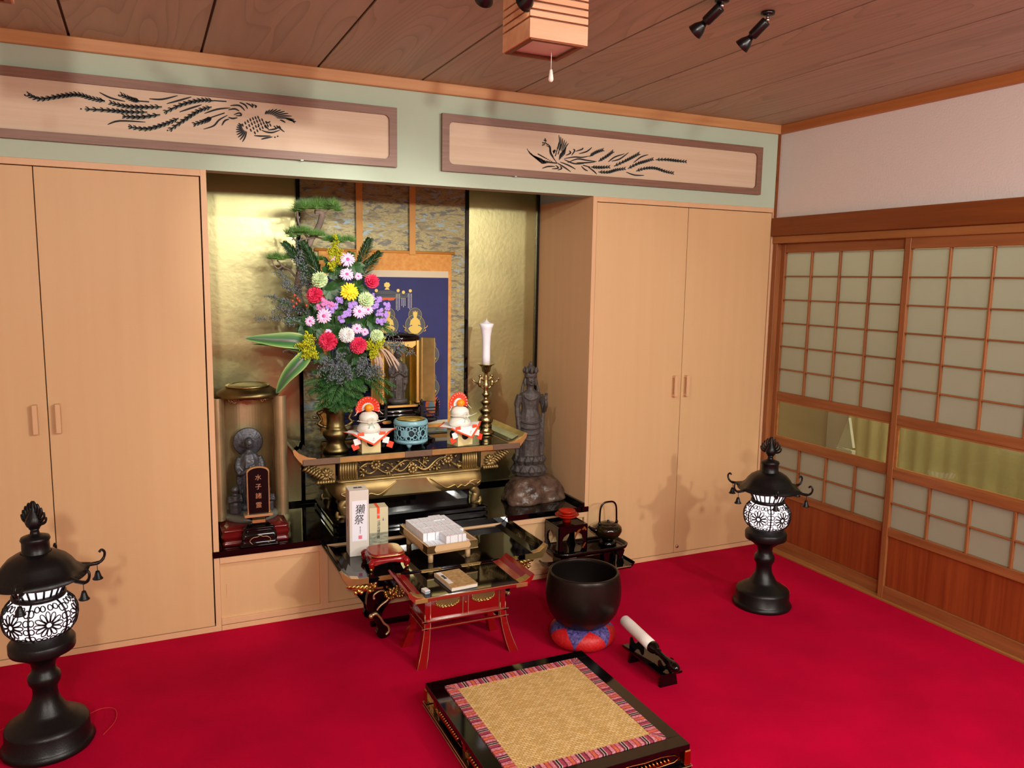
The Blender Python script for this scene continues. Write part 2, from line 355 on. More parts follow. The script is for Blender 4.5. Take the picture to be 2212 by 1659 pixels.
# ---------------------------------------------------------------- alcove
wn = structure('wall_niche')
MB().box(-3.0, -2.543, .6, .63, .33, 2.35).build('foil_panel', M['foil'], wn)
MB().box(-1.621, -1.19, .6, .63, .33, 2.35).build('foil_panel', M['foil'], wn)
MB().box(-3.0, -1.18, 0.09, .63, 2.33, 2.35).build('niche_ceiling', M['plain'], wn)
tr = structure('trim_7')
for x0, x1 in ((-2.543, -2.523), (-1.643, -1.621), (-1.206, -1.19)):
    MB().box(x0, x1, .585, .612, .358, 2.33, .002).build('black_batten', M['black'], tr)
MB().box(-2.997, -1.19, .588, .6, .358, .378).box(-1.204, -1.19, 0.0, .588, .358, .378).box(-2.997, -2.985, 0.0, .588, .358, .378).build('black_skirting', M['black'], tr)
def brocade():
    m, nt, b = nodes('brocade_cloth'); N = nt.nodes; Lk = nt.links
    tc = N.new('ShaderNodeTexCoord'); mp = N.new('ShaderNodeMapping'); Lk.new(tc.outputs['Object'], mp.inputs[0]); mp.inputs['Scale'].default_value = (10, 10, 30)
    def noise(sc, det, dis=0):
        nz = N.new('ShaderNodeTexNoise'); nz.inputs['Scale'].default_value = sc; nz.inputs['Detail'].default_value = det; nz.inputs['Distortion'].default_value = dis; Lk.new(mp.outputs[0], nz.inputs[0]); return nz
    def ramp(src, st, const=False):
        rp = N.new('ShaderNodeValToRGB'); cr = rp.color_ramp; cr.interpolation = 'CONSTANT' if const else 'LINEAR'
        cr.elements[0].position = st[0][0]; cr.elements[0].color = lin(st[0][1]); cr.elements[1].position = st[-1][0]; cr.elements[1].color = lin(st[-1][1])
        for p, c in st[1:-1]: cr.elements.new(p).color = lin(c)
        Lk.new(src, rp.inputs[0]); return rp
    base = ramp(noise(1.2, 4, .8).outputs[0], [(.34, '#6e6650'), (.44, '#8d8460'), (.50, '#a39a68'), (.54, '#80785c'), (.60, '#a89c66'), (.68, '#8b8164')])
    z = N.new('ShaderNodeSeparateXYZ'); Lk.new(tc.outputs['Object'], z.inputs[0])
    s1 = N.new('ShaderNodeMath'); s1.operation = 'MULTIPLY'; s1.inputs[1].default_value = 34; Lk.new(z.outputs[2], s1.inputs[0])
    s2 = N.new('ShaderNodeMath'); s2.operation = 'SINE'; Lk.new(s1.outputs[0], s2.inputs[0])
    def patch(nz, lo, gate_sign, col, prev):
        g = N.new('ShaderNodeMath'); g.operation = 'MULTIPLY_ADD'; g.inputs[1].default_value = .06*gate_sign; Lk.new(s2.outputs[0], g.inputs[0]); Lk.new(nz.outputs[0], g.inputs[2])
        r = ramp(g.outputs[0], [(lo, '#000000'), (lo+.03, '#ffffff')]); mx = N.new('ShaderNodeMix'); mx.data_type = 'RGBA'; Lk.new(r.outputs[0], mx.inputs[0]); Lk.new(prev, mx.inputs[6]); mx.inputs[7].default_value = lin(col); return mx.outputs[2]
    c = patch(noise(1.9, 2, .4), .62, 1, '#66665c', base.outputs[0]); c = patch(noise(2.3, 1.5, .2), .63, -1, '#8a9da0', c)
    Lk.new(c, b.inputs['Base Color']); b.inputs['Roughness'].default_value = .5; b.inputs['Metallic'].default_value = .3
    return m
M['brocade'] = brocade()
tag(MB().box(-2.523, -1.643, .592, .606, .37, 2.33).build('brocade_panel', M['brocade']), 'olive and gold cloud patterned brocade panel at the back of the alcove', 'wall hanging')
# ---- closets either side
def closet(name, label, x0, x1, doors, inner):
    t = thing(name, label, 'cabinet', ((x0+x1)/2, 0, 0))
    mb = MB().box(x0, x0+.022, 0, .68, .0, 1.953).box(x1-.022, x1, 0, .68, .0, 1.953)
    mb.box(x0, x1, .62, .64, 0, 1.953); mb.build('carcass', M['closet_edge'], t)
    MB().box(x0+.022, x1-.022, .0, .60, 1.928, 1.953, .001).build('top_rail', M['closet_edge'], t)
    MB().box(x0, x1, -.001, .02, 0, .024, .001).build('plinth', M['closet_edge'], t)
    MB().box(x0+.022, x1-.022, .035, .04, .024, 1.928).build('shadow_board', P('closet_gap_shade', '#3a1c0c', .9), t)  # dark sheet: shade of the door gaps put into its colour
    for (a, b, hx) in doors:
        d = MB().box(a+.0016, b-.0016, .0, .02, .0275, 1.9245, .001).build('door', M['closet'], t)
        h = MB().box(hx-.009, hx+.009, -.030, -.018, .918, 1.032, .002); h.box(hx-.008, hx+.008, -.018, 0, .918, .930).box(hx-.008, hx+.008, -.018, 0, 1.020, 1.032)
        h.build('handle', M['closet_edge'], d)
    return t
cl = closet('closet', 'tall pale wood closet left of the alcove, two flush doors', -4.2, -2.997, [(-4.178, -3.6, -3.642), (-3.6, -3.023, -3.565)], 0)
cr_ = closet('closet', 'tall pale wood closet right of the alcove with a small round lock', -1.19, -.004, [(-1.168, -.604, -.655), (-.604, -.030, -.577)], 0)
lk = MB(); lk.M = Matrix.Translation((-.584, 0, .062)) @ Matrix.Rotation(pi/2, 4, 'X'); lk.lathe([(.0, -.0), (.009, 0), (.009, .006), (.006, .009), (0, .009)], 16)
lk.build('lock', M['steel'], [c for c in cr_.children if c.name.startswith('door')][-1])
# ---- low cabinet that carries the altar platform
lc = thing('altar_platform', 'black lacquered platform over low pale wood sliding cupboards in the alcove', 'platform', (-2.09, 0, 0))
MB().box(-2.996, -1.191, .02, .585, .336, Z0).box(-2.997, -1.19, -.006, .02, .331, .3585).box(-3.0215, -2.997, -.006, -.0005, .331, .3585).box(-1.19, -1.169, -.006, -.0005, .331, .3585).build('lacquered_top', M['black'], lc)
fr = MB().box(-2.996, -1.191, -.002, .02, .302, .331, .001).box(-2.996, -1.191, -.002, .02, .026, .052, .001).box(-2.996, -1.191, -.001, .02, .0, .0225, .001)
for a, b in ((-2.571, -2.534), (-2.11, -2.075), (-1.654, -1.618)): fr.box(a, b, -.002, .02, .052, .302, .001)
fr.box(-2.996, -1.191, .05, .06, 0, .336); fr.build('cupboard_frame', M['closet_edge'], lc)
for a, b, hx in ((-2.996, -2.571, -2.965), (-2.534, -2.11, -2.14), (-2.075, -1.654, -2.04), (-1.618, -1.194, -1.225)):
    d = MB().box(a, b, .012, .03, .050, .302, .001).build('sliding_door', M['closet'], lc)
    MB().box(hx-.006, hx+.006, .0105, .013, .150, .205).build('finger_pull', M['closet_edge'], d)
# ---------------------------------------------------------------- transom panels with carved birds
def rrect(x0, x1, z0, z1, r, n=5):
    pts = []
    for cx, cz, a in ((x1-r, z1-r, 0), (x0+r, z1-r, pi/2), (x0+r, z0+r, pi), (x1-r, z0+r, 1.5*pi)):
        for i in range(n+1): g = a+pi/2*i/n; pts.append((cx+r*cos(g), cz+r*sin(g)))
    return pts
def transom(x0, x1, label, strokes):
    t = thing('transom_panel', label, 'wall panel', ((x0+x1)/2, 0, 2.02))
    z0, z1 = 2.018, 2.270
    inn = rrect(x0+.034, x1-.034, z0+.032, z1-.034, .022)
    outn = []
    cx, cz = (x0+x1)/2, (z0+z1)/2
    for (px, pz) in inn:                        # matching outer corner points
        outn.append((x0 if px < cx else x1, z0 if pz < cz else z1))
    n = len(inn); mb = MB(); Y0, Y1 = -.024, -.002
    outv = []
    k = n//4
    for i in range(n):
        q = i//k; j = i % k
        ox, oz = outn[i]
        outv.append((ox, oz))
    v = [(x, Y0, z) for x, z in inn]+[(x, Y0, z) for x, z in outv]+[(x, Y1, z) for x, z in inn]+[(x, Y1, z) for x, z in outv]
    fs = []
    for i in range(n):
        j = (i+1) % n; fs += [(i, j, n+j, n+i), (i, j, 2*n+j, 2*n+i), (n+i, n+j, 3*n+j, 3*n+i)]
    mb.add(v, fs); mb.build('frame', M['ranma'], t)
    MB().box(x0+.02, x1-.02, -.012, -.002, z0+.02, z1-.02).build('board', M['ranma_in'], t)
    dark = MB(); pale = MB()
    for s in strokes:
        w, pts = s[0], s[1:]
        W_ = [(p.x, p.z) for p in (at(u, v_, 1, -.0125) for u, v_ in pts)]
        # resample through the points for a gentle curve
        if len(W_) > 2:
            q = []
            for i in range(len(W_)-1):
                p0 = W_[max(i-1, 0)]; p1 = W_[i]; p2 = W_[i+1]; p3 = W_[min(i+2, len(W_)-1)]
                for s_ in range(4):
                    tt = s_/4; q.append(tuple(.5*((2*p1[k])+(-p0[k]+p2[k])*tt+(2*p0[k]-5*p1[k]+4*p2[k]-p3[k])*tt*tt+(-p0[k]+3*p1[k]-3*p2[k]+p3[k])*tt**3) for k in (0, 1)))
            q.append(W_[-1]); W_ = q
        if w in (.0095, .00851):                             # plumed tail feather: spine and barbs over a grey-green wash
            pale.brush([(a, b-.003) for a, b in W_], w*1.3, -.0121, .0006)
            dark.brush(W_, w*.95, -.0125, .0012)
            for i in range(1, len(W_)-1):
                a = W_[i]; b = W_[i+1]; dx, dz = b[0]-a[0], b[1]-a[1]; L = math.hypot(dx, dz) or 1
                for sg in (1, -1):
                    nx, nz = -dz/L*sg, dx/L*sg
                    dark.brush([(a[0], a[1]), (a[0]+nx*w*.6-dx/L*.006*FS, a[1]+nz*w*.6-dz/L*.006*FS), (a[0]+nx*w*.85-dx/L*.013*FS, a[1]+nz*w*.85-dz/L*.013*FS)], .0045, -.0125, .0012)
        else: dark.brush(W_, w, -.0125, .0012)
    dark.build('carving', P('carving_dark', '#1c1a1c', .7), t, label='dark pierced outline of a long tailed bird', fix=False)
    for hx_ in ((-2.62,) if x0 < -3 else (-1.63,)): MB().box(hx_-.006, hx_+.006, -.026, -.004, 2.0145, 2.0185, .001).build('hook', M['steel'], t)
    pale.build('carving_wash', P('carving_wash', '#7f8f7c', .7), t, fix=False)
    return t
def cropA(w, *p): return [w]+[(p[i]/2.514, 100+p[i+1]/2.514) for i in range(0, len(p), 2)]
def cropB(w, *p): return [w]+[(940+p[i]/2.836, 230+p[i+1]/2.836) for i in range(0, len(p), 2)]
A = []
for p in ((150, 262, 220, 285, 330, 270, 420, 262, 500, 283, 570, 298), (655, 262, 720, 288, 760, 298), (595, 305, 680, 325, 780, 330, 880, 328), (460, 340, 600, 348, 700, 356, 800, 357),
          (665, 380, 760, 384, 870, 370), (700, 437, 800, 447, 900, 420, 970, 390), (920, 455, 1000, 400, 1080, 350, 1150, 328), (890, 360, 990, 315, 1090, 293, 1160, 295), (1050, 425, 1120, 402, 1150, 385)):
    A.append(cropA(.0095, *p))
for p in ((540, 250, 600, 280, 680, 300), (570, 298, 540, 285), (760, 298, 810, 302), (585, 425, 650, 405, 790, 412), (810, 285, 880, 288, 965, 268), (905, 312, 980, 292, 1040, 275), (975, 357, 1040, 335, 1095, 318), (1160, 295, 1230, 300),
          (1150, 385, 1220, 362), (1105, 450, 1160, 432, 1190, 400, 1235, 375), (1110, 365, 1180, 342, 1250, 335), (1205, 430, 1220, 405, 1245, 395), (1250, 322, 1300, 322, 1330, 350), (1300, 305, 1330, 318, 1345, 340),
          (1335, 308, 1360, 320, 1375, 335), (1240, 345, 1275, 340, 1300, 352), (1270, 372, 1300, 362, 1310, 375, 1280, 378), (1240, 385, 1262, 392, 1290, 388), (1365, 312, 1375, 320, 1370, 328), (1380, 318, 1392, 326, 1385, 334),
          (1440, 425, 1447, 440, 1460, 450), (1420, 455, 1445, 465, 1480, 468, 1520, 455), (1455, 455, 1490, 450, 1515, 440), (1380, 485, 1420, 488, 1470, 487), (1418, 505, 1445, 498, 1480, 492), (1500, 430, 1512, 440, 1545, 466), (1515, 432, 1525, 445), (1487, 432, 1500, 445),
          (1520, 400, 1535, 405, 1550, 415), (1550, 392, 1580, 402, 1608, 410), (1570, 398, 1590, 405, 1600, 418), (1445, 410, 1455, 415, 1468, 408)):
    A.append(cropA(.0066, *p))
for x, y in ((135, 262), (440, 338), (645, 264), (700, 434), (910, 455), (1493, 492), (1508, 487), (1403, 434)): A.append(cropA(.006, x-4, y, x, y+2, x+4, y))
for i in range(9):                                # upper wing
    a = radians(-80+i*9.5); c = (1435+i*3, 392); r0, r1 = 28+i*2, 52+i*11
    A.append(cropA(.0060, c[0]+r0*cos(a), c[1]+r0*sin(a)*.8, c[0]+(r0+r1)/2*cos(a+.04), c[1]+(r0+r1)/2*sin(a+.04)*.82, c[0]+r1*cos(a+.12), c[1]+r1*sin(a+.12)*.85))
for i in range(9):                                # lower wing
    a = radians(100+i*11); c = (1345, 432); r0, r1 = 30+i*0, 92-i*5
    A.append(cropA(.0062, c[0]+r0*cos(a), c[1]+r0*sin(a), c[0]+(r0+r1)/2*cos(a+.05), c[1]+(r0+r1)/2*sin(a+.05), c[0]+r1*cos(a+.14), c[1]+r1*sin(a+.14)))
for row in range(4):
    for i in range(7):
        x = 1315+row*22+i*14; y = 412-i*7+row*14+(i-3)**2*.8
        A.append(cropA(.0062, x, y, x+3, y+9, x+7, y+17))
B_ = []
for p in ((945, 305, 985, 280, 1030, 265), (1000, 335, 1050, 305, 1090, 275), (1095, 365, 1160, 335, 1210, 310, 1250, 288), (1180, 380, 1240, 350, 1290, 335, 1335, 322), (1350, 325, 1420, 325, 1480, 332, 1540, 338),
          (1230, 395, 1290, 378, 1350, 378, 1410, 398, 1460, 408), (1000, 400, 1060, 402, 1110, 388, 1165, 380), (955, 370, 1010, 373, 1070, 370)):
    B_.append(cropB(.00851, *p))
for p in ((790, 320, 850, 310, 900, 312, 945, 303), (810, 345, 870, 322, 930, 330, 990, 338), (790, 325, 850, 350, 910, 350), (865, 345, 920, 345, 980, 340), (860, 275, 900, 262, 905, 252), (880, 290, 930, 275, 960, 250), (800, 300, 830, 285, 820, 270),
          (835, 300, 855, 270, 845, 262), (1060, 340, 1100, 310, 1160, 290), (1080, 335, 1130, 322, 1185, 282), (1215, 345, 1260, 310, 1305, 295), (935, 370, 970, 395, 990, 415), (895, 365, 915, 385, 935, 395), (1170, 402, 1220, 420, 1280, 422), (905, 360, 950, 372),
          (745, 345, 790, 372, 830, 400), (765, 340, 820, 362, 860, 385), (655, 380, 690, 368, 735, 368), (715, 382, 755, 378, 738, 360), (750, 390, 775, 380, 765, 365), (665, 205, 680, 215), (655, 222, 672, 225), (655, 238, 672, 232), (672, 195, 680, 212), (680, 240, 700, 250, 705, 285, 720, 310, 745, 345),
          (690, 230, 705, 250, 708, 280, 725, 310), (672, 220, 690, 235), (720, 275, 735, 268, 725, 290)):
    B_.append(cropB(.0068, *p))
for i in range(7):                                # left wing feathers
    B_.append(cropB(.0056, 562+i*13, 262+i*12-(i == 0)*4, 585+i*11, 292+i*9, 625+i*7, 312+i*6, 655+i*5, 322+i*4))
for i in range(8): B_.append(cropB(.0068, 628+i*12, 290+i*7, 645+i*10, 300+i*5)); 
for i in range(8): B_.append(cropB(.0068, 655+i*11, 325+i*3, 664+i*11, 340+i*1, 668+i*11, 346))
for i in range(6):                                # right wing feathers
    B_.append(cropB(.0056, 757+i*12, 175+i*10, 762+i*8, 215+i*6, 752+i*6, 262+i*4))
for i in range(7): B_.append(cropB(.0068, 735+i*3+(i % 2)*14, 305-i*11, 742+i*3+(i % 2)*14, 285-i*11))
for i in range(5): B_.append(cropB(.0072, 760+i*8, 328-i*8, 764+i*8, 305-i*9, 770+i*8, 285-i*9))
FS = 1
transom(-4.07, -2.208, 'left transom panel, carved bird flying down with tail streaming left', A)
FS = -1
transom(-1.998, -.141, 'right transom panel, carved bird rising with tail streaming right', B_)
# ---------------------------------------------------------------- more helpers
def rr_outline(x0, x1, y0, y1, r, n=4):
    return rrect(x0, x1, y0, y1, max(r, .0005), n)
def stack(mb, x0, x1, y0, y1, rows, n=4, smooth=True):
    """rounded-rectangle body: rows of (z, inset, corner radius)"""
    R = []
    for z, ins, r in rows: R.append([(a, b, z) for a, b in rr_outline(x0+ins, x1-ins, y0+ins, y1-ins, r, n)])
    mb.strip(R, smooth, True); k = len(R[0])
    mb.add(R[0], [list(range(k))[::-1]]); mb.add(R[-1], [list(range(k))]); return mb
def remesh(o, vox, smooth=1):
    m = o.modifiers.new('r', 'REMESH'); m.mode = 'VOXEL'; m.voxel_size = vox; m.use_smooth_shade = True
    if smooth:
        s = o.modifiers.new('s', 'SMOOTH'); s.factor = .5; s.iterations = smooth
    dg = bpy.context.evaluated_depsgraph_get(); me = bpy.data.meshes.new_from_object(o.evaluated_get(dg))
    o.modifiers.clear(); old = o.data; mats = list(old.materials); o.data = me
    me.materials.clear()
    for q in mats: me.materials.append(q)
    for p in me.polygons: p.use_smooth = True
    return o
def spiral(cx, cz, r0, r1, a0, turns, y, n=18, ax='y'):
    out = []
    for i in range(n+1):
        t = i/n; a = a0+turns*2*pi*t; r = r0+(r1-r0)*t; p = (cx+r*cos(a), y, cz+r*sin(a))
        out.append(p if ax == 'y' else (y, p[0], p[2]))
    return out
def bez(p0, p1, p2, p3, n=10):
    p0, p1, p2, p3 = map(Vector, (p0, p1, p2, p3))
    return [((1-t)**3)*p0+3*t*(1-t)**2*p1+3*t*t*(1-t)*p2+t**3*p3 for t in [i/n for i in range(n+1)]]
def crom(pts, n=6):
    pts = [Vector(p) for p in pts]; o = []
    for i in range(len(pts)-1):
        a, b, c, d = pts[max(i-1, 0)], pts[i], pts[i+1], pts[min(i+2, len(pts)-1)]
        for k in range(n):
            t = k/n; o.append(.5*((2*b)+(c-a)*t+(2*a-5*b+4*c-d)*t*t+(3*b-a-3*c+d)*t**3))
    return o+[pts[-1]]
# ---------------------------------------------------------------- main altar table
T = thing('altar_table', 'large gilt and black altar table with carved frieze and upturned ends', 'table', (-2.06, .35, Z0))
AX0, AX1, AY0, AY1, AZ = -2.612, -1.513, .140, .560, .700
MB().box(AX0, AX1, AY0, AY1, .672, AZ, .002).build('tabletop', M['black'], T)
MB().box(AX0-.002, AX1+.002, AY0-.009, AY0, .668, .698, .004).build('gilt_edge', M['gold'], T)
for a, b in ((AX0-.004, -2.44), (-2.13, -1.985), (-1.665, AX1+.004)):
    MB().box(a, b, AY0-.0105, AY0+.001, .667, .699, .004).build('edge_plate', M['oldgold_dark'], T)
for s, e in ((-1, AX0), (1, AX1)):
    prof = [(e-s*.06, .7005), (e-s*.02, .708), (e+s*.018, .728), (e+s*.036, .748), (e+s*.046, .744), (e+s*.040, .722), (e+s*.020, .694), (e, .672), (e-s*.06, .690)]
    MB().prism(prof, AY1-AY0, 'y', AY0).build('upturned_end', M['oldgold'] if s > 0 else M['black'], T)
    cap = [(a, z+.001) for a, z in prof]; MB().prism(cap, .006, 'y', AY0-.007).build('end_cap', M['gold'], T)
    if s > 0: MB().prism([(e-.05, .703), (e-.022, .7095), (e+.012, .7265), (e+.008, .729), (e-.024, .712), (e-.05, .706)], AY1-AY0-.05, 'y', AY0+.03).build('black_inlay', M['black'], T)
MB().box(-2.455, -1.715, .20, .52, .572, .672).build('neck', M['black'], T)
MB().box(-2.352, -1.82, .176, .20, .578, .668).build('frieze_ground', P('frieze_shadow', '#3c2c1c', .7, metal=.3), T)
mb = MB(); random.seed(3)
def vine(x0, x1, zc, amp, ph, y, r, per=.19):
    mb.tube([(x, y+.004*sin(x*60), zc+amp*sin((x-x0)*2*pi/per+ph)) for x in [x0+(x1-x0)*i/60 for i in range(61)]], [r*(.7+.3*sin(i*.35)) for i in range(61)], 7)
vine(-2.35, -1.82, .622, .027, 0, .166, .0075); vine(-2.35, -1.82, .620, .024, 2.2, .170, .0055, .15)
for i in range(9):
    x = -2.325+i*.062; z = .622+(.018 if i % 2 else -.018)
    if i % 3 == 1:                                  # open flower
        mb.ball((x, .160, z), .011, 8, 5, (1, .6, 1))
        for k in range(9):
            a = 2*pi*k/9; mb.ball((x+.019*cos(a), .166, z+.019*sin(a)), .0095, 7, 4, (1, .5, 1))
    else:                                           # leaf spray
        for k in range(5):
            a = radians(30+k*60+i*40); L = .026
            mb.tube([(x, .168, z), (x+L*.6*cos(a), .160, z+L*.6*sin(a)), (x+L*cos(a+.3), .168, z+L*sin(a+.3))], [.003, .0085, .001], 6, flat=.6)
for i in range(26):
    x = -2.345+random.random()*.52; z = .585+random.random()*.075; a = random.random()*6.28
    mb.tube([(x, .172, z), (x+.012*cos(a), .166, z+.012*sin(a)), (x+.02*cos(a+.8), .172, z+.02*sin(a+.8))], [.002, .006, .001], 5)
mb.tube([(-2.35, .172, .580), (-1.82, .172, .580)], .004, 6); mb.tube([(-2.35, .172, .667), (-1.82, .172, .667)], .004, 6)
mb.build('carved_frieze', M['oldgold'], T, fix=False)
for x0 in (-2.438, -1.818):
    mb = MB(); mb.box(x0, x0+.086, .168, .20, .576, .668)
    for i in range(7):
        x = x0+.007+i*.012
        mb.tube([(x-.006*sin(pi*j/8), .178-.026*sin(pi*j/8)**.7 if j not in (0, 8) else .178, .576+.092*j/8) for j in range(9)], .0066, 7)
    mb.build('ribbed_block', M['oldgold'], T, fix=False)
for s, xc in ((-1, -2.503), (1, -1.668)):
    mb = MB(); zc = .612
    for k in range(11):
        a = 2*pi*k/11; mb.tube([(xc, .156, zc), (xc+.020*cos(a), .150, zc+.020*sin(a)), (xc+.034*cos(a), .158, zc+.034*sin(a))], [.003, .0085, .004], 6, flat=.6)
    mb.ball((xc, .150, zc), .011, 8, 6)
    for k in range(8):                              # ragged leaves that fan outwards and up to the tip
        t = k/7; x = xc+s*(.015+.085*t); z = .600+.052*t
        mb.tube([(x-s*.018, .160, z+.012), (x, .150, z-.004), (x+s*.012, .158, z-.020+.008*t)], [.006, .011, .001], 6, flat=.6)
        mb.tube([(x-s*.01, .166, z+.032), (x+s*.008, .158, z+.020), (x+s*.02, .166, z+.022)], [.004, .009, .002], 6, flat=.6)
    for k in range(7):
        x = xc-s*.035+s*.012*k; mb.tube([(x, .160, .590), (x+s*.004, .150, .577), (x+s*.002, .158, .566)], [.005, .010, .002], 6, flat=.6)
    mb.prism([(xc-s*.045, .668), (xc+s*.105, .668), (xc+s*.085, .640), (xc+s*.02, .590), (xc-s*.045, .575)], .012, 'y', .168)
    mb.build('corner_carving', M['oldgold'], T, fix=False)
mb = MB(); stack(mb, -2.462, -1.708, .135, .545, [(.470, .035, .03), (.474, .018, .04), (.490, .003, .05), (.515, -.004, .055), (.545, 0, .05), (.562, .010, .045), (.567, .018, .04), (.568, .006, .03), (.577, .006, .03), (.578, .03, .03)], 6)
mb.build('swelling_body', M['oldgold'], T)
mb = MB()
for sx_, c in ((1, -1.76), (-1, -2.41)):
    pts = [(c+sx_*.0, .129, .500), (c-sx_*.03, .129, .512), (c-sx_*.055, .129, .500), (c-sx_*.075, .129, .507), (c-sx_*.095, .129, .496), (c-sx_*.11, .129, .510), (c-sx_*.15, .129, .500), (c-sx_*.19, .129, .522), (c-sx_*.24, .129, .556)]
    mb.tube(crom(pts), .0028, 6)
    mb.tube(crom([(c+sx_*.01, .130, .505), (c+sx_*.03, .131, .520), (c+sx_*.0, .129, .526), (c-sx_*.03, .129, .518), (c-sx_*.02, .129, .506)]), .0024, 6)
mb.build('cloud_line', M['gold'], T, fix=False)
MB().prism([(-2.24, .492), (-1.94, .488), (-1.985, .517), (-2.02, .560), (-2.17, .562), (-2.20, .520)], .004, 'y', .1285).build('foil_inlay', M['foil'], T)
for sx_, x in ((1, -1.735), (-1, -2.435)):
    for y in (.165, .515):
        mb = MB(); sy_ = 1
        pts = [(x-sx_*.03, y, .480), (x-sx_*.005, y, .455), (x-sx_*.012, y, .43), (x-sx_*.018, y, .412)]+[(x-sx_*.018+.018*sx_*(1-cos(a)), y, .412-.018*sin(a)) for a in [i*pi/8 for i in range(1, 11)]]
        mb.tube(crom(pts, 3), [.022-.014*i/((len(pts)-1)*3) for i in range((len(pts)-1)*3+1)], 8)
        mb.build('curled_leg', M['oldgold'], T)
mb = MB(); mb.box(-2.40, -1.77, .185, .50, .398, .475); mb.build('recessed_box', M['black'], T)
mb = MB(); stack(mb, -2.485, -1.700, .095, .565, [(Z0+.0005, .0, .012), (.368, 0, .012), (.372, .012, .012), (.380, .012, .012), (.384, .0, .012), (.392, .0, .012), (.398, .02, .012), (.400, .05, .012)], 3, False)
mb.build('plinth', M['black'], T)
# ---------------------------------------------------------------- hanging scroll
YS = .580
S = thing('hanging_scroll', 'hanging scroll, navy painting with gold seated figures in an orange mount', 'scroll', (-2.08, YS, 1.66))
a, b = at(688, 540, 1, YS), at(975, 546, 1, YS)
MB().box(a.x, b.x, YS, YS+.004, .72, 1.668).build('mount', P('orange_silk', '#d69a44', .6, bump=.1, bscale=300, vary=.18, vscale=40, col2='#c6832f'), S)
pl, pr_ = at(706, 600, 1, YS).x, at(968, 600, 1, YS).x
MB().box(pl, pr_, YS-.002, YS, .74, at(850, 584, 1, YS).z).build('cream_border', P('cream_silk', '#c9bda0', .7), S)
MB().box(pl, pr_, YS-.0035, YS-.001, .76, at(850, 598.5, 1, YS).z).build('painting', P('navy_silk', '#20255f', .7, vary=.2, vscale=12), S)
MB().tube([(a.x-.02, YS+.003, 1.668), (b.x+.02, YS+.003, 1.668)], .008, 8).build('top_rod', M['orange'] if 0 else P('rod_silk', '#c48539', .6), S)
for u in (775.5, 890.5):
    q = at(u, 470, 1, YS); MB().box(q.x-.017, q.x+.017, YS-.006, YS-.003, 1.655, 2.32, .001).build('hanging_strip', P('strip_silk', '#cc9448', .6, bump=.1), S)
GP = P('painted_gold', '#c9ab55', .5, metal=.4); GD = P('painted_halo', '#4d5257', .8); GR = P('painted_red', '#c65a32', .7); GB = P('painted_blue_green', '#5b7d86', .7); GW = P('painted_beads', '#d8d2b8', .6)
def px(u, v): q = at(u, v, 1, YS-.0036); return (q.x, q.z)
def cropS(x, y): return px(790+x/8.295, 580+y/8.295)
def disc(mb, c, r, y, n=24, h=.0004): mb.prism([(c[0]+r*cos(2*pi*i/n), c[1]+r*sin(2*pi*i/n)) for i in range(n)], h, 'y', y-h)
def ringd(mb, c, r, y, w=.0012, n=26): mb.tube([(c[0]+r*cos(2*pi*i/n), y, c[1]+r*sin(2*pi*i/n)) for i in range(n)], w, 4, closed=True)
y1 = YS-.0036
def sitter(x, y, k=1):
    h = cropS(x, y); halo = MB(); fig = MB(); halo_r = .028*k
    disc(halo, (h[0], h[1]), halo_r, y1); disc(halo, (h[0], h[1]-.042*k), .042*k, y1-.0003)
    for c_, r_ in ((h, halo_r), ((h[0], h[1]-.042*k), .042*k)):
        hl = MB(); ringd(hl, c_, r_, y1-.0008); hl.build('halo_line', GP, S, fix=False)
    Y = y1-.001
    def pf(pts, dy=0): fig.prism([(h[0]+a*k, h[1]+b*k) for a, b in pts], .0006+dy, 'y', Y-.0006-dy)
    pf([(.008*cos(i*.63), -.004+.010*sin(i*.63)) for i in range(10)], .0002)
    pf([(-.010, .002), (-.009, .016), (-.004, .010), (0, .018), (.004, .010), (.009, .016), (.010, .002), (0, -.002)])
    pf([(-.004, -.014), (-.004, -.006), (.004, -.006), (.004, -.014)])
    pf([(-.008, -.012), (.008, -.012), (.020, -.024), (.024, -.044), (.012, -.040), (.016, -.054), (-.016, -.054), (-.012, -.040), (-.024, -.044), (-.020, -.024)], .0001)
    pf([(-.030, -.056), (-.020, -.046), (.020, -.046), (.030, -.056), (.022, -.068), (.010, -.078), (-.010, -.078), (-.022, -.068)])
    halo.build('halo', GD, S, fix=False); fig.build('gold_figure', GP, S, fix=False)
sitter(885, 830, 1.3); sitter(400, 830, 1.3); sitter(1140, 1370, 1.3); sitter(1145, 1960, 1.3)
for sgn, c in ((-1, (700, 1060)), (1, (1075, 1060))):
    q = cropS(*c); hl = MB(); hl.tube(crom([(q[0]+sgn*.010, y1-.001, q[1]+.012), (q[0]+sgn*.004, y1-.001, q[1]+.002), (q[0]-sgn*.006, y1-.001, q[1]-.002), (q[0], y1-.001, q[1]-.014), (q[0]-sgn*.012, y1-.001, q[1]-.020)]), .0022, 5); hl.build('ribbon', GP, S, fix=False)
fig = MB()
q = cropS(382, 330); fig.prism([(q[0]+.016*cos(a)*(1+.12*cos(7*a)), q[1]+.010+.014*sin(a)*(1+.12*cos(7*a))) for a in [i*pi/14 for i in range(28)]], .0006, 'y', y1-.001)
fig.prism([(q[0]-.014, q[1]-.014), (q[0]+.014, q[1]-.014), (q[0]+.004, q[1]-.002), (q[0]-.004, q[1]-.002)], .0006, 'y', y1-.001)
for xx, yy in ((580, 395), (675, 425), (798, 400), (190, 395)):
    g = cropS(xx, yy); d_ = MB(); disc(d_, g, .0085, y1-.001); d_.build('canopy_jewel', GP, S)
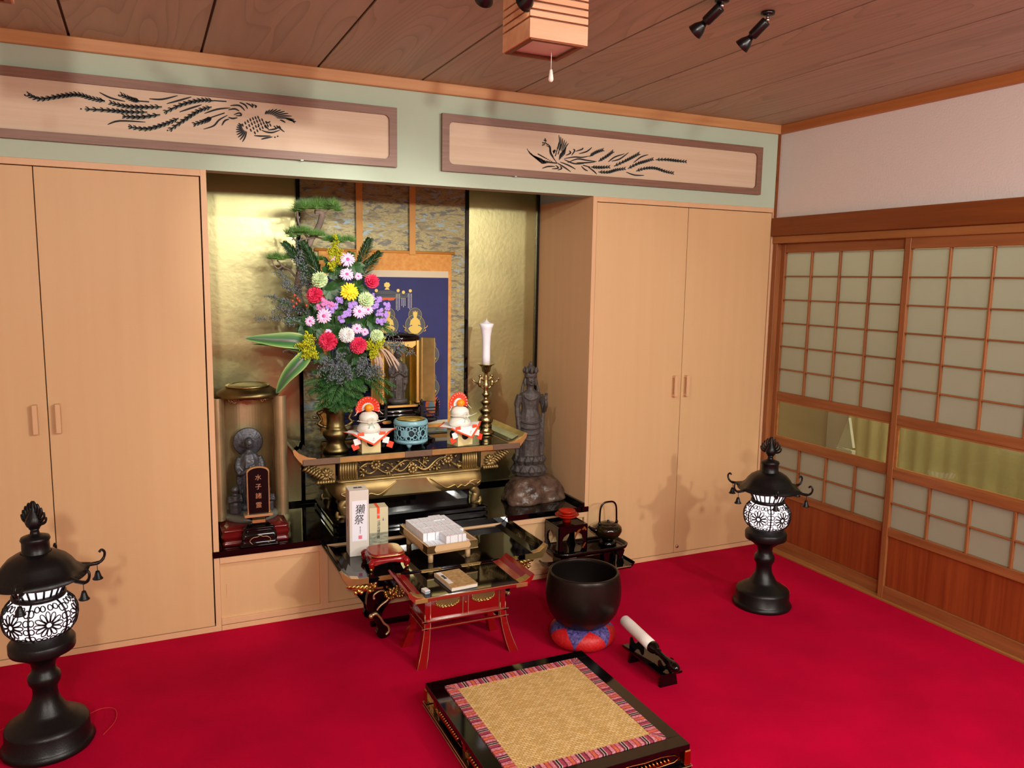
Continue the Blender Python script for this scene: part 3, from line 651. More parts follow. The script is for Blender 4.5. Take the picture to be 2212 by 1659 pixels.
gr = MB(); gr.prism([cropS(*t) for t in ((150, 450), (240, 395), (330, 395), (440, 390), (540, 420), (700, 450), (790, 430), (800, 455), (690, 480), (560, 460), (380, 470), (160, 460))], .0005, 'y', y1-.0008)
gr.prism([cropS(*t) for t in ((180, 470), (400, 480), (560, 465), (690, 490), (770, 470), (740, 520), (620, 550), (540, 520), (230, 520))], .0005, 'y', y1-.0006)
gr.build('canopy', GD, S)
rd = MB(); rd.prism([cropS(*t) for t in ((215, 520), (540, 520), (500, 570), (420, 575), (380, 560), (300, 575))], .0005, 'y', y1-.0009)
for i in range(13):                                 # the red flaming figure low on the right
    c0 = cropS(1175, 2440); aa = -1.4+i*.26; rd.prism([(c0[0]+.030*cos(aa-.2), c0[1]+.042*sin(aa-.2)), (c0[0]+.052*cos(aa+.1), c0[1]+.062*sin(aa+.1)), (c0[0]+.030*cos(aa+.2), c0[1]+.042*sin(aa+.2))], .0005, 'y', y1-.0007)
rd.prism([(c0[0]+.034*cos(i*.39), c0[1]+.045*sin(i*.39)) for i in range(16)], .0005, 'y', y1-.0008)
rd.build('red_flames', GR, S)
bl = MB(); bl.prism([(c0[0]+.018*cos(i*.5), c0[1]-.008+.028*sin(i*.5)) for i in range(12)], .0005, 'y', y1-.0014); bl.build('blue_robe', GB, S)
for xx, z0, z1 in ((575, 465, 770), (675, 540, 700), (790, 460, 735)):
    bd = MB()
    for dx in (-28, 0, 28):
        for yy in range(z0, z1-(0 if dx == 0 else 25), 24):
            g = cropS(xx+dx, yy); bd.box(g[0]-.0016, g[0]+.0016, y1-.002, y1-.001, g[1]-.0022, g[1]+.0022)
    bd.build('bead_string', GW, S, kind='stuff')
fig.build('canopy_finial', GP, S, fix=False)
# ---------------------------------------------------------------- small gold shrine behind the altar offerings
CX, CY = -2.075, .435
Z = thing('gold_shrine', 'small open gold shrine with black domed lid on a black railed stand', 'shrine', (CX, CY, AZ))
mb = MB(); stack(mb, CX-.17, CX+.17, CY-.115, CY+.115, [(AZ+.0005, 0, .004), (.712, 0, .004), (.718, .02, .004), (.735, .035, .004), (.79, .035, .004), (.80, .01, .004), (.808, -.008, .004), (.822, -.008, .004), (.830, .01, .004)], 2, False); mb.build('stand', M['black'], Z)
for x, w, z in ((CX-.09, .05, .815), (CX+.065, .05, .815), (CX-.07, .04, .760), (CX+.06, .04, .760)):
    MB().prism([(x-w/2, z), (x-w/2+.008, z+.008), (x+w/2-.008, z+.008), (x+w/2, z), (x+w/2-.008, z-.008), (x-w/2+.008, z-.008)], .003, 'y', CY-.126 if z > .8 else CY-.083).build('gold_plate', M['goldp'], Z)
mb = MB(); stack(mb, CX-.125, CX+.125, CY-.085, CY+.09, [(.830, 0, .05), (.845, 0, .05), (.852, .015, .05), (.872, .015, .05), (.880, 0, .05), (.893, 0, .05)], 6); mb.build('shrine_foot', M['black'], Z)
MB().box(CX-.075, CX+.085, CY-.0875, CY-.083, .881, .892).build('foot_gilding', M['goldp'], Z)
for xa, xb in ((CX-.178, CX-.095), (CX+.095, CX+.178)):
    mb = MB(); y = CY-.118
    for x in (xa, xb): mb.box(x-.007, x+.007, y-.007, y+.007, .83, .895); mb.lathe([(.009, .895), (.006, .902), (.010, .910), (.001, .925)], 8, (x, y, 0))
    for z in (.842, .858, .874): mb.box(xa, xb, y-.003, y+.003, z, z+.006)
    mb.build('railing', M['blackm'], Z)
mb = MB(); R0 = .088
arc = [radians(-8+i*196/20) for i in range(21)]
outer = [(CX+R0*1.12*cos(a), CY+.07*sin(a)+.0) for a in arc]; inner_ = [(CX+(R0-.006)*1.12*cos(a), CY+.064*sin(a)) for a in arc]
mb.prism(outer+inner_[::-1], .325, 'z', .893); mb.build('shell', M['goldp'], Z)
for s in (-1, 1):
    x = CX+s*.094; MB().box(x-.012, x+.012, CY-.062, CY-.004, .893, 1.222, .004).build('door_post', M['goldp'], Z)
    d = MB(); d.M = Matrix.Translation((x+s*.012, CY-.064, 0)) @ Matrix.Rotation(s*radians(-38), 4, 'Z') @ Matrix.Scale(s, 4, (1, 0, 0))
    d.box(.002, .078, -.006, .004, .905, 1.235, .002); d.box(.002, .012, -.012, -.004, .905, 1.235, .002); d.build('door', M['gold'], Z)
mb = MB(); prof = [(.112, 1.216), (.118, 1.224), (.118, 1.232), (.108, 1.242), (.085, 1.252), (.045, 1.257), (0, 1.258)]
mb.lathe(prof, 32, (CX, CY-.005, 0), sy=.72); mb.build('lid', M['black'], Z)
mb = MB(); mb.prism([(CX-.082, 1.216), (CX+.082, 1.216), (CX+.082, 1.195), (CX+.062, 1.180), (CX+.03, 1.190), (CX, 1.196), (CX-.03, 1.190), (CX-.062, 1.180), (CX-.082, 1.195)], .008, 'y', CY-.060); mb.build('valance', M['goldp'], Z)
# figures: stacked elliptical sections grown into one continuous surface
DW = P('dark_carved_wood', '#4a4340', .55, bump=.35, bscale=60, vary=.35, vscale=30)
def figure(name, label, cat, loc, rz, H, mat, style, vox):
    t = MB()
    def secs(rows, fold=0, nf=9, ph=0):
        R = []
        for z, cx, cy, rx, ry in rows:
            R.append([(cx+(rx*(1+fold*sin(nf*a+ph+z*30)))*cos(a), cy+(ry*(1+fold*sin(nf*a+ph+z*30)))*sin(a), z) for a in [2*pi*i/36 for i in range(36)]])
        t.strip(R, True, True); k = 36; t.add(R[0], [list(range(k))[::-1]]); t.add(R[-1], [list(range(k))])
    h = H
    if style == 'kannon':
        # lotus base
        secs([(0, 0, 0, .150*h, .125*h), (.035*h, 0, 0, .152*h, .13*h), (.075*h, 0, 0, .140*h, .12*h), (.09*h, 0, 0, .128*h, .11*h)])
        for lay, (zz, rr, off) in enumerate(((.022, .150, 0), (.115, .140, .5))):
            for i in range(12):
                a = 2*pi*(i+off)/12
                t.tube([(rr*.86*h*cos(a), rr*.74*h*sin(a), (zz-.02)*h), (rr*1.0*h*cos(a), rr*.88*h*sin(a), (zz+.02)*h), (rr*.93*h*cos(a), rr*.8*h*sin(a), (zz+.065)*h)], [.022*h, .036*h, .004*h], 6, flat=.5)
        secs([(.08*h, 0, 0, .10*h, .09*h), (.12*h, 0, 0, .135*h, .115*h), (.165*h, 0, 0, .128*h, .11*h), (.175*h, 0, 0, .09*h, .08*h)])
        # robe, hips, waist, chest, shoulders, neck
        secs([(.16*h, 0, 0, .105*h, .085*h), (.22*h, 0, 0, .100*h, .080*h), (.35*h, 0, 0, .098*h, .075*h), (.47*h, 0, 0, .100*h, .073*h), (.53*h, 0, 0, .092*h, .070*h), (.585*h, 0, 0, .073*h, .058*h), (.63*h, 0, 0, .078*h, .06*h), (.69*h, 0, 0, .095*h, .062*h), (.725*h, 0, 0, .092*h, .056*h), (.745*h, 0, 0, .05*h, .045*h), (.76*h, 0, 0, .034*h, .034*h), (.79*h, 0, 0, .032*h, .034*h)], .035, 10)
        for i in range(6):                         # hanging drapery loops
            zz = (.50-.05*i)*h; rr = (.102-.003*i)*h
            t.tube([(rr*cos(a), -abs(rr*.80*sin(a)), zz-.035*h*sin(a)) for a in [pi*k/14 for k in range(15)]], .0075*h, 6)
        for sx_ in (-1, 1):                        # scarf falling beside the legs
            t.tube(crom([(sx_*.10*h, -.02*h, .70*h), (sx_*.118*h, -.015*h, .56*h), (sx_*.11*h, -.03*h, .40*h), (sx_*.118*h, -.02*h, .26*h), (sx_*.11*h, -.02*h, .16*h)]), [.017*h]*25, 7, flat=.5)
        # right arm hangs, left hand raised
        t.tube(crom([(-.092*h, 0, .705*h), (-.112*h, .005*h, .62*h), (-.112*h, -.02*h, .52*h), (-.108*h, -.05*h, .44*h)]), [.030*h]*7+[.024*h]*6+[.018*h]*6, 8)
        t.ball((-.106*h, -.058*h, .42*h), .022*h, 8, 6, (.8, .8, 1.2))
        for k in range(4): t.tube([(-.116*h+k*.007*h, -.062*h, .41*h), (-.115*h+k*.007*h, -.068*h, .375*h)], .0052*h, 5)
        t.tube(crom([(.092*h, 0, .705*h), (.118*h, .0, .63*h), (.122*h, -.03*h, .575*h), (.125*h, -.085*h, .63*h), (.120*h, -.09*h, .665*h)]), [.029*h]*7+[.026*h]*6+[.019*h]*6+[.017*h]*6, 8)
        t.ball((.120*h, -.094*h, .685*h), .020*h, 8, 6, (.9, .7, 1.1))
        for k in range(4): t.tube([(.109*h+k*.007*h, -.098*h, .69*h), (.110*h+k*.007*h, -.100*h, .722*h), (.112*h+k*.006*h, -.108*h, .738*h)], .005*h, 5)
        # necklace and chest line
        t.tube([(.062*h*cos(a), -.050*h-.012*h*sin(a), .715*h-.045*h*sin(a)) for a in [pi*k/12 for k in range(13)]], .005*h, 5)
        # head, face, ears, hair, tiered crown of small heads
        t.ball((0, -.006*h, .828*h), .047*h, 16, 12, (.9, .95, 1.2))
        t.tube([(0, -.048*h, .845*h), (0, -.058*h, .825*h), (0, -.052*h, .818*h)], [.004*h, .009*h, .006*h], 6)
        t.tube([(-.014*h, -.048*h, .805*h), (0, -.053*h, .803*h), (.014*h, -.048*h, .805*h)], .005*h, 5)
        for sx_ in (-1, 1):
            t.tube([(sx_*.026*h, -.042*h, .838*h), (sx_*.014*h, -.050*h, .836*h)], .0055*h, 5)
            t.tube([(sx_*.030*h, -.040*h, .852*h), (sx_*.012*h, -.050*h, .852*h)], .004*h, 5)
            t.tube([(sx_*.046*h, -.004*h, .855*h), (sx_*.052*h, -.004*h, .825*h), (sx_*.047*h, -.006*h, .790*h)], [.007*h, .011*h, .009*h], 6)
            t.tube(crom([(sx_*.045*h, .01*h, .86*h), (sx_*.062*h, .01*h, .80*h), (sx_*.075*h, .0, .735*h)]), .012*h, 6)
        secs([(.862*h, 0, 0, .050*h, .050*h), (.885*h, 0, 0, .056*h, .054*h), (.90*h, 0, 0, .052*h, .05*h)])
        for i in range(8):
            a = 2*pi*i/8; t.ball((.055*h*cos(a), .052*h*sin(a), .922*h), .019*h, 8, 6, (.9, .9, 1.25)); t.tube([(.055*h*cos(a), .052*h*sin(a), .935*h), (.060*h*cos(a), .056*h*sin(a), .958*h)], [.013*h, .003*h], 6)
        t.ball((0, 0, .935*h), .040*h, 10, 8); t.tube([(0, 0, .93*h), (0, 0, .972*h)], [.024*h, .018*h], 8); t.ball((0, 0, .982*h), .021*h, 10, 8, (.95, .95, 1))
    else:
        secs([(0, 0, 0, .17*h, .14*h), (.04*h, 0, 0, .185*h, .15*h), (.075*h, 0, 0, .16*h, .13*h)])
        secs([(.07*h, 0, 0, .125*h, .10*h), (.2*h, 0, 0, .120*h, .095*h), (.42*h, 0, 0, .128*h, .095*h), (.58*h, 0, 0, .140*h, .095*h), (.69*h, 0, 0, .130*h, .09*h), (.745*h, 0, 0, .10*h, .07*h), (.775*h, 0, 0, .045*h, .045*h), (.81*h, 0, 0, .04*h, .04*h)], .05, 9)
        t.ball((0, -.01*h, .885*h), .07*h, 14, 10, (.88, .95, 1.2))
        t.tube([(0, -.070*h, .905*h), (0, -.086*h, .880*h), (0, -.078*h, .872*h)], [.004*h, .010*h, .007*h], 6)
        t.tube([(-.018*h, -.070*h, .850*h), (.018*h, -.070*h, .850*h)], .006*h, 5)
        for sx_ in (-1, 1):
            t.tube([(sx_*.034*h, -.064*h, .895*h), (sx_*.016*h, -.074*h, .893*h)], .007*h, 5)
            t.tube([(sx_*.062*h, -.005*h, .92*h), (sx_*.070*h, -.005*h, .88*h), (sx_*.062*h, -.01*h, .84*h)], [.008*h, .013*h, .01*h], 6)
            t.tube(crom([(sx_*.12*h, 0, .70*h), (sx_*.155*h, -.02*h, .58*h), (sx_*.12*h, -.09*h, .50*h), (sx_*.03*h, -.125*h, .56*h)]), [.045*h]*6+[.042*h]*6+[.028*h]*7, 8)
            t.tube(crom([(sx_*.13*h, -.06*h, .52*h), (sx_*.14*h, -.06*h, .36*h), (sx_*.12*h, -.05*h, .22*h)]), [.04*h]*7+[.02*h]*6, 8, flat=.5)
        t.ball((0, -.13*h, .575*h), .032*h, 8, 6, (.8, .7, 1.3))
        for i in range(7):
            x = (-.08+.16*i/6)*h; t.tube([(x*.6, -.088*h, .66*h), (x, -.104*h, .40*h), (x*1.15, -.096*h, .10*h)], .008*h, 5)
    o = t.build(name, mat, None)
    remesh(o, vox, 1)
    o.location = loc; o.rotation_euler = (0, 0, rz)
    return tag(o, label, cat)
figure('robed_figure', 'dark wooden robed figure standing inside the small gold shrine', 'statue', (CX+.0, CY-.008, .893), 0, .285, DW, 'monk', .0022)
M['casegold'] = P('case_gold', '#b5a27a', .40, metal=.75, vary=.2, vscale=10)
# ---------------------------------------------------------------- round statue case at the left end of the platform
CX, CY = -2.837, .215
C = thing('statue_case', 'tall round gold statue case with domed lid and maroon base, left end of platform', 'shrine', (CX, CY, Z0))
mb = MB(); stack(mb, CX-.142, CX+.142, CY-.165, CY+.14, [(Z0+.0005, .0, .01), (.372, .0, .012), (.378, .01, .012), (.386, .002, .012), (.402, -.004, .012), (.415, .004, .012), (.420, .0, .012), (.428, .0, .012), (.431, .02, .012), (.440, .03, .012)], 4); mb.build('base', M['maroon'], C)
mb = MB(); mb.lathe([(.118, .438), (.122, .446), (.120, .458), (.110, .466), (.106, .468)], 32, (CX, CY, 0)); mb.build('round_foot', P('bronze_grey', '#6d6f68', .4, metal=.3), C)
mb = MB(); A0, A1 = radians(5), radians(175)
arc = [A0+(A1-A0)*i/24 for i in range(25)]
mb.prism([(CX+.112*cos(a), CY+.112*sin(a)) for a in arc]+[(CX+.106*cos(a), CY+.106*sin(a)) for a in arc[::-1]], .535, 'z', .466); mb.build('shell', M['casegold'], C)
for s in (-1, 1):                                   # the two curved doors, swung open
    mb = MB(); hx, hy = CX+s*.108, CY+.0
    cc = (hx+s*.028, hy-.002)
    arc2 = [radians(-150+i*115/10) if s > 0 else radians(-30-i*115/10) for i in range(11)]
    pts = [(cc[0]+.034*cos(a), cc[1]+.050*sin(a)) for a in arc2]; pin = [(cc[0]+.029*cos(a), cc[1]+.045*sin(a)) for a in arc2]
    mb.prism(pts+pin[::-1], .555, 'z', .440); mb.build('curved_door', M['casegold'], C)
    MB().box(hx-.004, hx+.004, CY-.006, CY+.002, .466, 1.0).build('door_edge', M['brass'], C)
mb = MB(); mb.lathe([(.128, .996), (.134, 1.002), (.134, 1.014), (.120, 1.024), (.095, 1.040), (.06, 1.050), (0, 1.053)], 40, (CX, CY, 0)); mb.build('lid', M['oldbrass'], C)
MB().lathe([(.095, 1.0405), (.098, 1.045), (.094, 1.048), (.090, 1.043)], 40, (CX, CY, 0)).build('lid_ring', M['brass'], C)
mb = MB()
for s in (-1, 1):
    for k in range(3): mb.tube(spiral(CX+s*(.045+.016*k), .982-.006*(k % 2), .010, .003, 0, 1.2*s, CY-.02, 14), .003, 5)
mb.tube(crom([(CX-.09, CY-.02, .99), (CX-.04, CY-.02, .978), (CX, CY-.02, .988), (CX+.04, CY-.02, .978), (CX+.09, CY-.02, .99)]), .003, 5)
mb.build('cloud_valance', M['brass'], C, fix=False)
GREY = P('grey_bronze', '#55565c', .4, metal=.45, bump=.3, bscale=90, vary=.4, vscale=30)
J = thing('small_guardian_statue', 'dark grey robed statue with round halo inside the tall case', 'statue', (CX, CY+.02, .468))
o = figure('body', '', '', (0, 0, 0), 0, .345, GREY, 'monk', .0026); o.parent = J
for k in ('label', 'category'):
    if k in o: del o[k]
mb = MB(); mb.M = Matrix.Translation((CX, CY+.055, .775)) @ Matrix.Rotation(pi/2, 4, 'X'); mb.lathe([(0, 0), (.062, 0), (.066, .003), (.062, .006), (0, .006)], 32); mb.build('halo', GREY, J)
mb = MB(); mb.tube([(CX, CY+.055, .72), (CX, CY+.05, .49)], .005, 6); mb.build('halo_pole', GREY, J)
for i, (dx, dy, hh, lb_) in enumerate(((-.072, -.035, .125, 'small grey child figure at the left foot of the haloed statue'), (.070, -.03, .11, 'small grey child figure at the right foot of the haloed statue'))):
    mb = MB(); mb.tube(crom([(0, 0, 0), (0, 0, hh*.35), (0, -.004, hh*.66), (0, -.003, hh*.78)]), [.028]*7+[.024]*6+[.012]*6, 10); mb.ball((0, -.004, hh*.87), hh*.14, 10, 8)
    for sx_ in (-1, 1): mb.tube([(sx_*.022, 0, hh*.62), (sx_*.026, -.018, hh*.45), (0, -.028, hh*.52)], [.010, .009, .006], 6)
    o = mb.build('child_figure', GREY, None); remesh(o, .0025, 1); o.location = (CX+dx, CY+dy, .468); tag(o, lb_, 'statue')
# ---------------------------------------------------------------- memorial tablet
TX, TY = -2.825, .028
I = thing('memorial_tablet', 'black memorial tablet with gold rim and four gold characters on tiered stand', 'tablet', (TX-.002, TY+.01, Z0))
w = .0465
top = [(TX-w, .500), (TX-w-.001, .688)]+[(TX+w*cos(a), .688+.022*sin(a)) for a in [pi-pi*i/14 for i in range(1, 14)]]+[(TX+w+.001, .688), (TX+w, .500)]
MB().prism(top, .012, 'y', TY+.004).build('gold_rim', M['gold'], I)
k = .90; inn = [(TX+(x-TX)*k, .500+(z-.500)*.972) for x, z in top]
MB().prism(inn, .004, 'y', TY+.001).build('board', P('tablet_lacquer', '#0c0304', .3, spec=.25), I)
text_mesh('水\n子\n諸\n霊', .0275, M['goldline'], I, (TX, TY+.0009, .598), (1, 0, 0), (0, 0, 1), gap=1.5)
I.children[-1].data.transform(Matrix.Translation((0, 0, 0)))
mb = MB(); mb.box(TX-.062, TX+.058, TY-.012, TY+.045, .486, .498, .002); mb.build('shelf', M['goldline'], I)
mb = MB(); stack(mb, TX-.055, TX+.050, TY-.006, TY+.040, [(.486, 0, .01), (.478, .006, .01), (.474, .02, .01), (.470, .02, .01)], 3); mb.build('collar', M['black'], I)
MB().box(TX-.030, TX+.028, TY+.002, TY+.032, .455, .472, .002).build('gold_neck', M['gold'], I)
mb = MB(); stack(mb, TX-.086, TX+.083, TY-.030, TY+.052, [(Z0+.0005, .0, .01), (.366, .002, .01), (.372, .012, .01), (.390, .010, .01), (.415, .012, .015), (.424, .022, .015), (.430, .026, .015), (.433, .018, .01), (.438, .018, .01), (.442, .030, .01), (.448, .040, .01), (.456, .044, .01)], 4); mb.build('stand', M['black'], I)
MB().tube(crom([(TX-.030, TY-.021, .366), (TX-.044, TY-.020, .384), (TX-.03, TY-.020, .398), (TX-.012, TY-.020, .400), (TX, TY-.020, .406), (TX+.012, TY-.020, .400), (TX+.03, TY-.020, .398), (TX+.044, TY-.020, .384), (TX+.030, TY-.021, .366)]), .0012, 5).build('gold_outline', M['goldline'], I, fix=False)
# ---------------------------------------------------------------- rock and tall statue at the right end
random.seed(11)
mb = MB(); R = []; n = 48
def rockr(a):
    base = .150+.020*sin(a*2+.6)+.014*sin(a*3+2)+.006*sin(a*7)
    if cos(a-radians(-28)) > 0: base += .045*cos(a-radians(-28))**3
    return base
for j in range(15):
    t = j/14; row = []
    for i in range(n):
        a = 2*pi*i/n; r = rockr(a)
        k = cos(t*pi/2)**.62 if t < 1 else 0; k = k*(1-.0)+0
        nz = .006*sin(a*9+t*11)+.005*sin(a*5-t*17)+.003*random.random()
        z = .138*sin(t*pi/2)**1.15
        x = -1.392+(r*k+nz*k)*cos(a); y = .255+(r*k*.92+nz*k)*sin(a)
        row.append((min(x, -1.200), max(min(y, .57), .06), Z0+z+.0005))
    R.append(row)
mb.strip(R, True, True); mb.add(R[0], [list(range(n))[::-1]]); mb.add(R[-1], [list(range(n))])
tag(mb.build('rock_base', P('glossy_rock', '#6a5344', .3, bump=.6, bscale=35, vary=.5, vscale=18, col2='#3d2c24'), fix=True), 'brown lumpy glossy rock shaped base under the tall carved statue', 'rock')
figure('standing_statue', 'tall dark carved statue with crown of small heads on the rock base', 'statue', (-1.392, .262, Z0+.1375), radians(-14), .607, DW, 'kannon', .0024)
# ---------------------------------------------------------------- on the altar: vase, censer, candlestick, mochi ornaments
VX, VY = -2.436, .252
V = thing('flower_vase', 'old brass flower vase with beast handles on the altar left end', 'vase', (VX, VY, AZ))
MB().lathe([(0, AZ+.0005), (.060, AZ+.0005), (.062, .712), (.055, .722), (.044, .736), (.042, .748), (.046, .762), (.060, .782), (.062, .795), (.050, .812), (.043, .818), (.046, .824), (.043, .830), (.041, .85), (.043, .885), (.056, .908), (.078, .922), (.084, .926), (.080, .929), (.06, .915), (.038, .885), (.036, .84), (0, .84)], 36, (VX, VY, 0)).build('body', M['oldbrass'], V)
for s in (-1, 1):
    mb = MB(); mb.tube(crom([(VX+s*.040, VY, .892), (VX+s*.060, VY, .900), (VX+s*.076, VY, .885), (VX+s*.066, VY, .860), (VX+s*.080, VY, .842), (VX+s*.062, VY, .828), (VX+s*.042, VY, .822)]), [.006]*6+[.010]*6+[.007]*13+[.009]*6+[.006]*6, 8)
    mb.ball((VX+s*.078, VY, .892), .012, 8, 6); mb.tube([(VX+s*.082, VY, .868), (VX+s*.102, VY, .872), (VX+s*.108, VY, .880)], [.004, .006, .003], 6); mb.tube([(VX+s*.076, VY, .845), (VX+s*.1, VY, .842)], [.005, .003], 6)
    mb.build('handle', M['oldbrass'], V, fix=False)
K = thing('candlestick', 'tall turned brass candlestick on the altar right end', 'candlestick', (-1.590, .40, AZ))
kx, ky = -1.590, .402
MB().lathe([(0, AZ+.0005), (.050, AZ+.0005), (.050, .710), (.042, .716), (.034, .724), (.034, .742), (.036, .748), (.030, .756), (.040, .768), (.042, .780), (.034, .796), (.024, .803), (.022, .810), (.030, .820), (.037, .830), (.030, .842), (.018, .852), (.016, .858), (.026, .868), (.031, .877), (.022, .888), (.012, .896), (.012, .902), (.020, .912), (.024, .918), (.014, .930), (.011, .936), (.016, .95), (.018, .972), (.012, .984), (.014, .992), (.010, 1.0), (.014, 1.010), (.009, 1.020), (.012, 1.034), (.022, 1.042), (.026, 1.065), (.036, 1.076), (.046, 1.080), (.044, 1.083), (.024, 1.078), (0, 1.078)], 28, (kx, ky, 0)).build('shaft', M['brass'], K)
for s in (-1, 1):
    mb = MB(); mb.tube(crom([(kx+s*.012, ky, .948), (kx+s*.034, ky, .965), (kx+s*.036, ky, .99), (kx+s*.030, ky, 1.012), (kx+s*.040, ky, 1.022)]), [.004]*6+[.010]*6+[.007]*6+[.005]*7, 7)
    mb.ball((kx+s*.034, ky, 1.018), .009, 8, 6); mb.tube([(kx+s*.042, ky, .975), (kx+s*.062, ky, .985), (kx+s*.074, ky, .998)], [.003, .003, .006], 6); mb.ball((kx+s*.076, ky, 1.0), .006, 6, 4); mb.tube([(kx+s*.012, ky, .99), (kx+s*.025, ky, 1.0), (kx+s*.022, ky, 1.02)], [.004, .006, .003], 6)
    mb.build('crane_arm', M['brass'], K, fix=False)
cd = thing('candle', 'white flared altar candle standing in the tall brass candlestick', 'candle', (kx, ky, 1.079))
MB().lathe([(.022, 1.0785), (.0215, 1.12), (.021, 1.17), (.0235, 1.23), (.031, 1.275), (.040, 1.297), (.036, 1.299), (.016, 1.305), (.006, 1.316), (0, 1.318)], 28, (kx, ky, 0)).build('wax', P('candle_wax', '#eceaf2', .45, sss=.2), cd)
MB().tube([(kx, ky, 1.313), (kx+.001, ky, 1.325)], .0018, 6).build('wick', M['white'], cd)
X, Y = -2.062, .245
CB = P('celadon_blue', '#7fb0bd', .22, spec=.6, vary=.12, vscale=10)
B = thing('incense_burner', 'pale blue openwork ceramic incense burner with gold liner on altar centre', 'incense burner', (X, Y, AZ))
R_ = .083
MB().lathe([(R_+.001, .812), (R_+.003, .818), (R_+.001, .832), (R_-.006, .838), (R_-.012, .836), (R_-.010, .815), (R_-.004, .812)], 40, (X, Y, 0)).build('rim', CB, B)
MB().lathe([(R_-.004, .742), (R_+.002, .738), (R_+.002, .728), (R_-.010, .720), (.05, .715), (0, .715)], 40, (X, Y, 0)).build('bottom', CB, B)
MB().lathe([(R_-.014, .838), (R_-.016, .842), (R_-.024, .840), (R_-.028, .79), (.0, .785)], 40, (X, Y, 0)).build('gold_liner', M['gold'], B)
MB().lathe([(R_-.012, .738), (R_-.012, .815)], 36, (X, Y, 0)).build('openwork_shade', P('burner_shadow', '#26383d', .6), B)  # dark cylinder painted as the shade behind the openwork holes
mb = MB()
def onc(a, z, r=R_-.002): return (X+r*cos(a), Y+r*sin(a), z)
for k in range(8):
    a0 = 2*pi*k/8+.1
    if k % 2: 
        for rr in (.016,): mb.strip([[onc(a0+(t*.021*cos(g))/R_, .777+t*.019*sin(g), R_+.001) for g in [2*pi*i/16 for i in range(17)]] for t in (0.01, 1)])
    for rr, dz, da in ((.018, .0, .42), (.011, .022, .20), (.011, -.024, .24), (.010, .018, .62), (.011, -.018, .64), (.009, .0, .12), (.008, .026, .42), (.008, -.028, .44)):
        mb.tube([onc(a0+da+rr*cos(g)/R_, .777+dz+rr*sin(g)) for g in [2*pi*i/12 for i in range(12)]], .0027, 5, closed=True)
    mb.tube([onc(a0+.05+.1*t, .742+.07*t+.006*sin(6*t)) for t in [i/8 for i in range(9)]], .0028, 5)
mb.build('openwork', CB, B, fix=False)
for k in range(3):
    a = radians(-90-25+120*k); mb = MB(); mb.tube([(X+.058*cos(a), Y+.058*sin(a), .728), (X+.066*cos(a), Y+.066*sin(a), .714), (X+.060*cos(a), Y+.060*sin(a), .7005)], [.020, .013, .005], 8); mb.build('foot', CB, B)
PW = P('thin_pale_wood', '#e2d49a', .55); MW = P('mochi_plastic', '#e9e8dd', .35, sss=.15); OR = P('mikan_orange', '#f09010', .4, bump=.1, bscale=400)
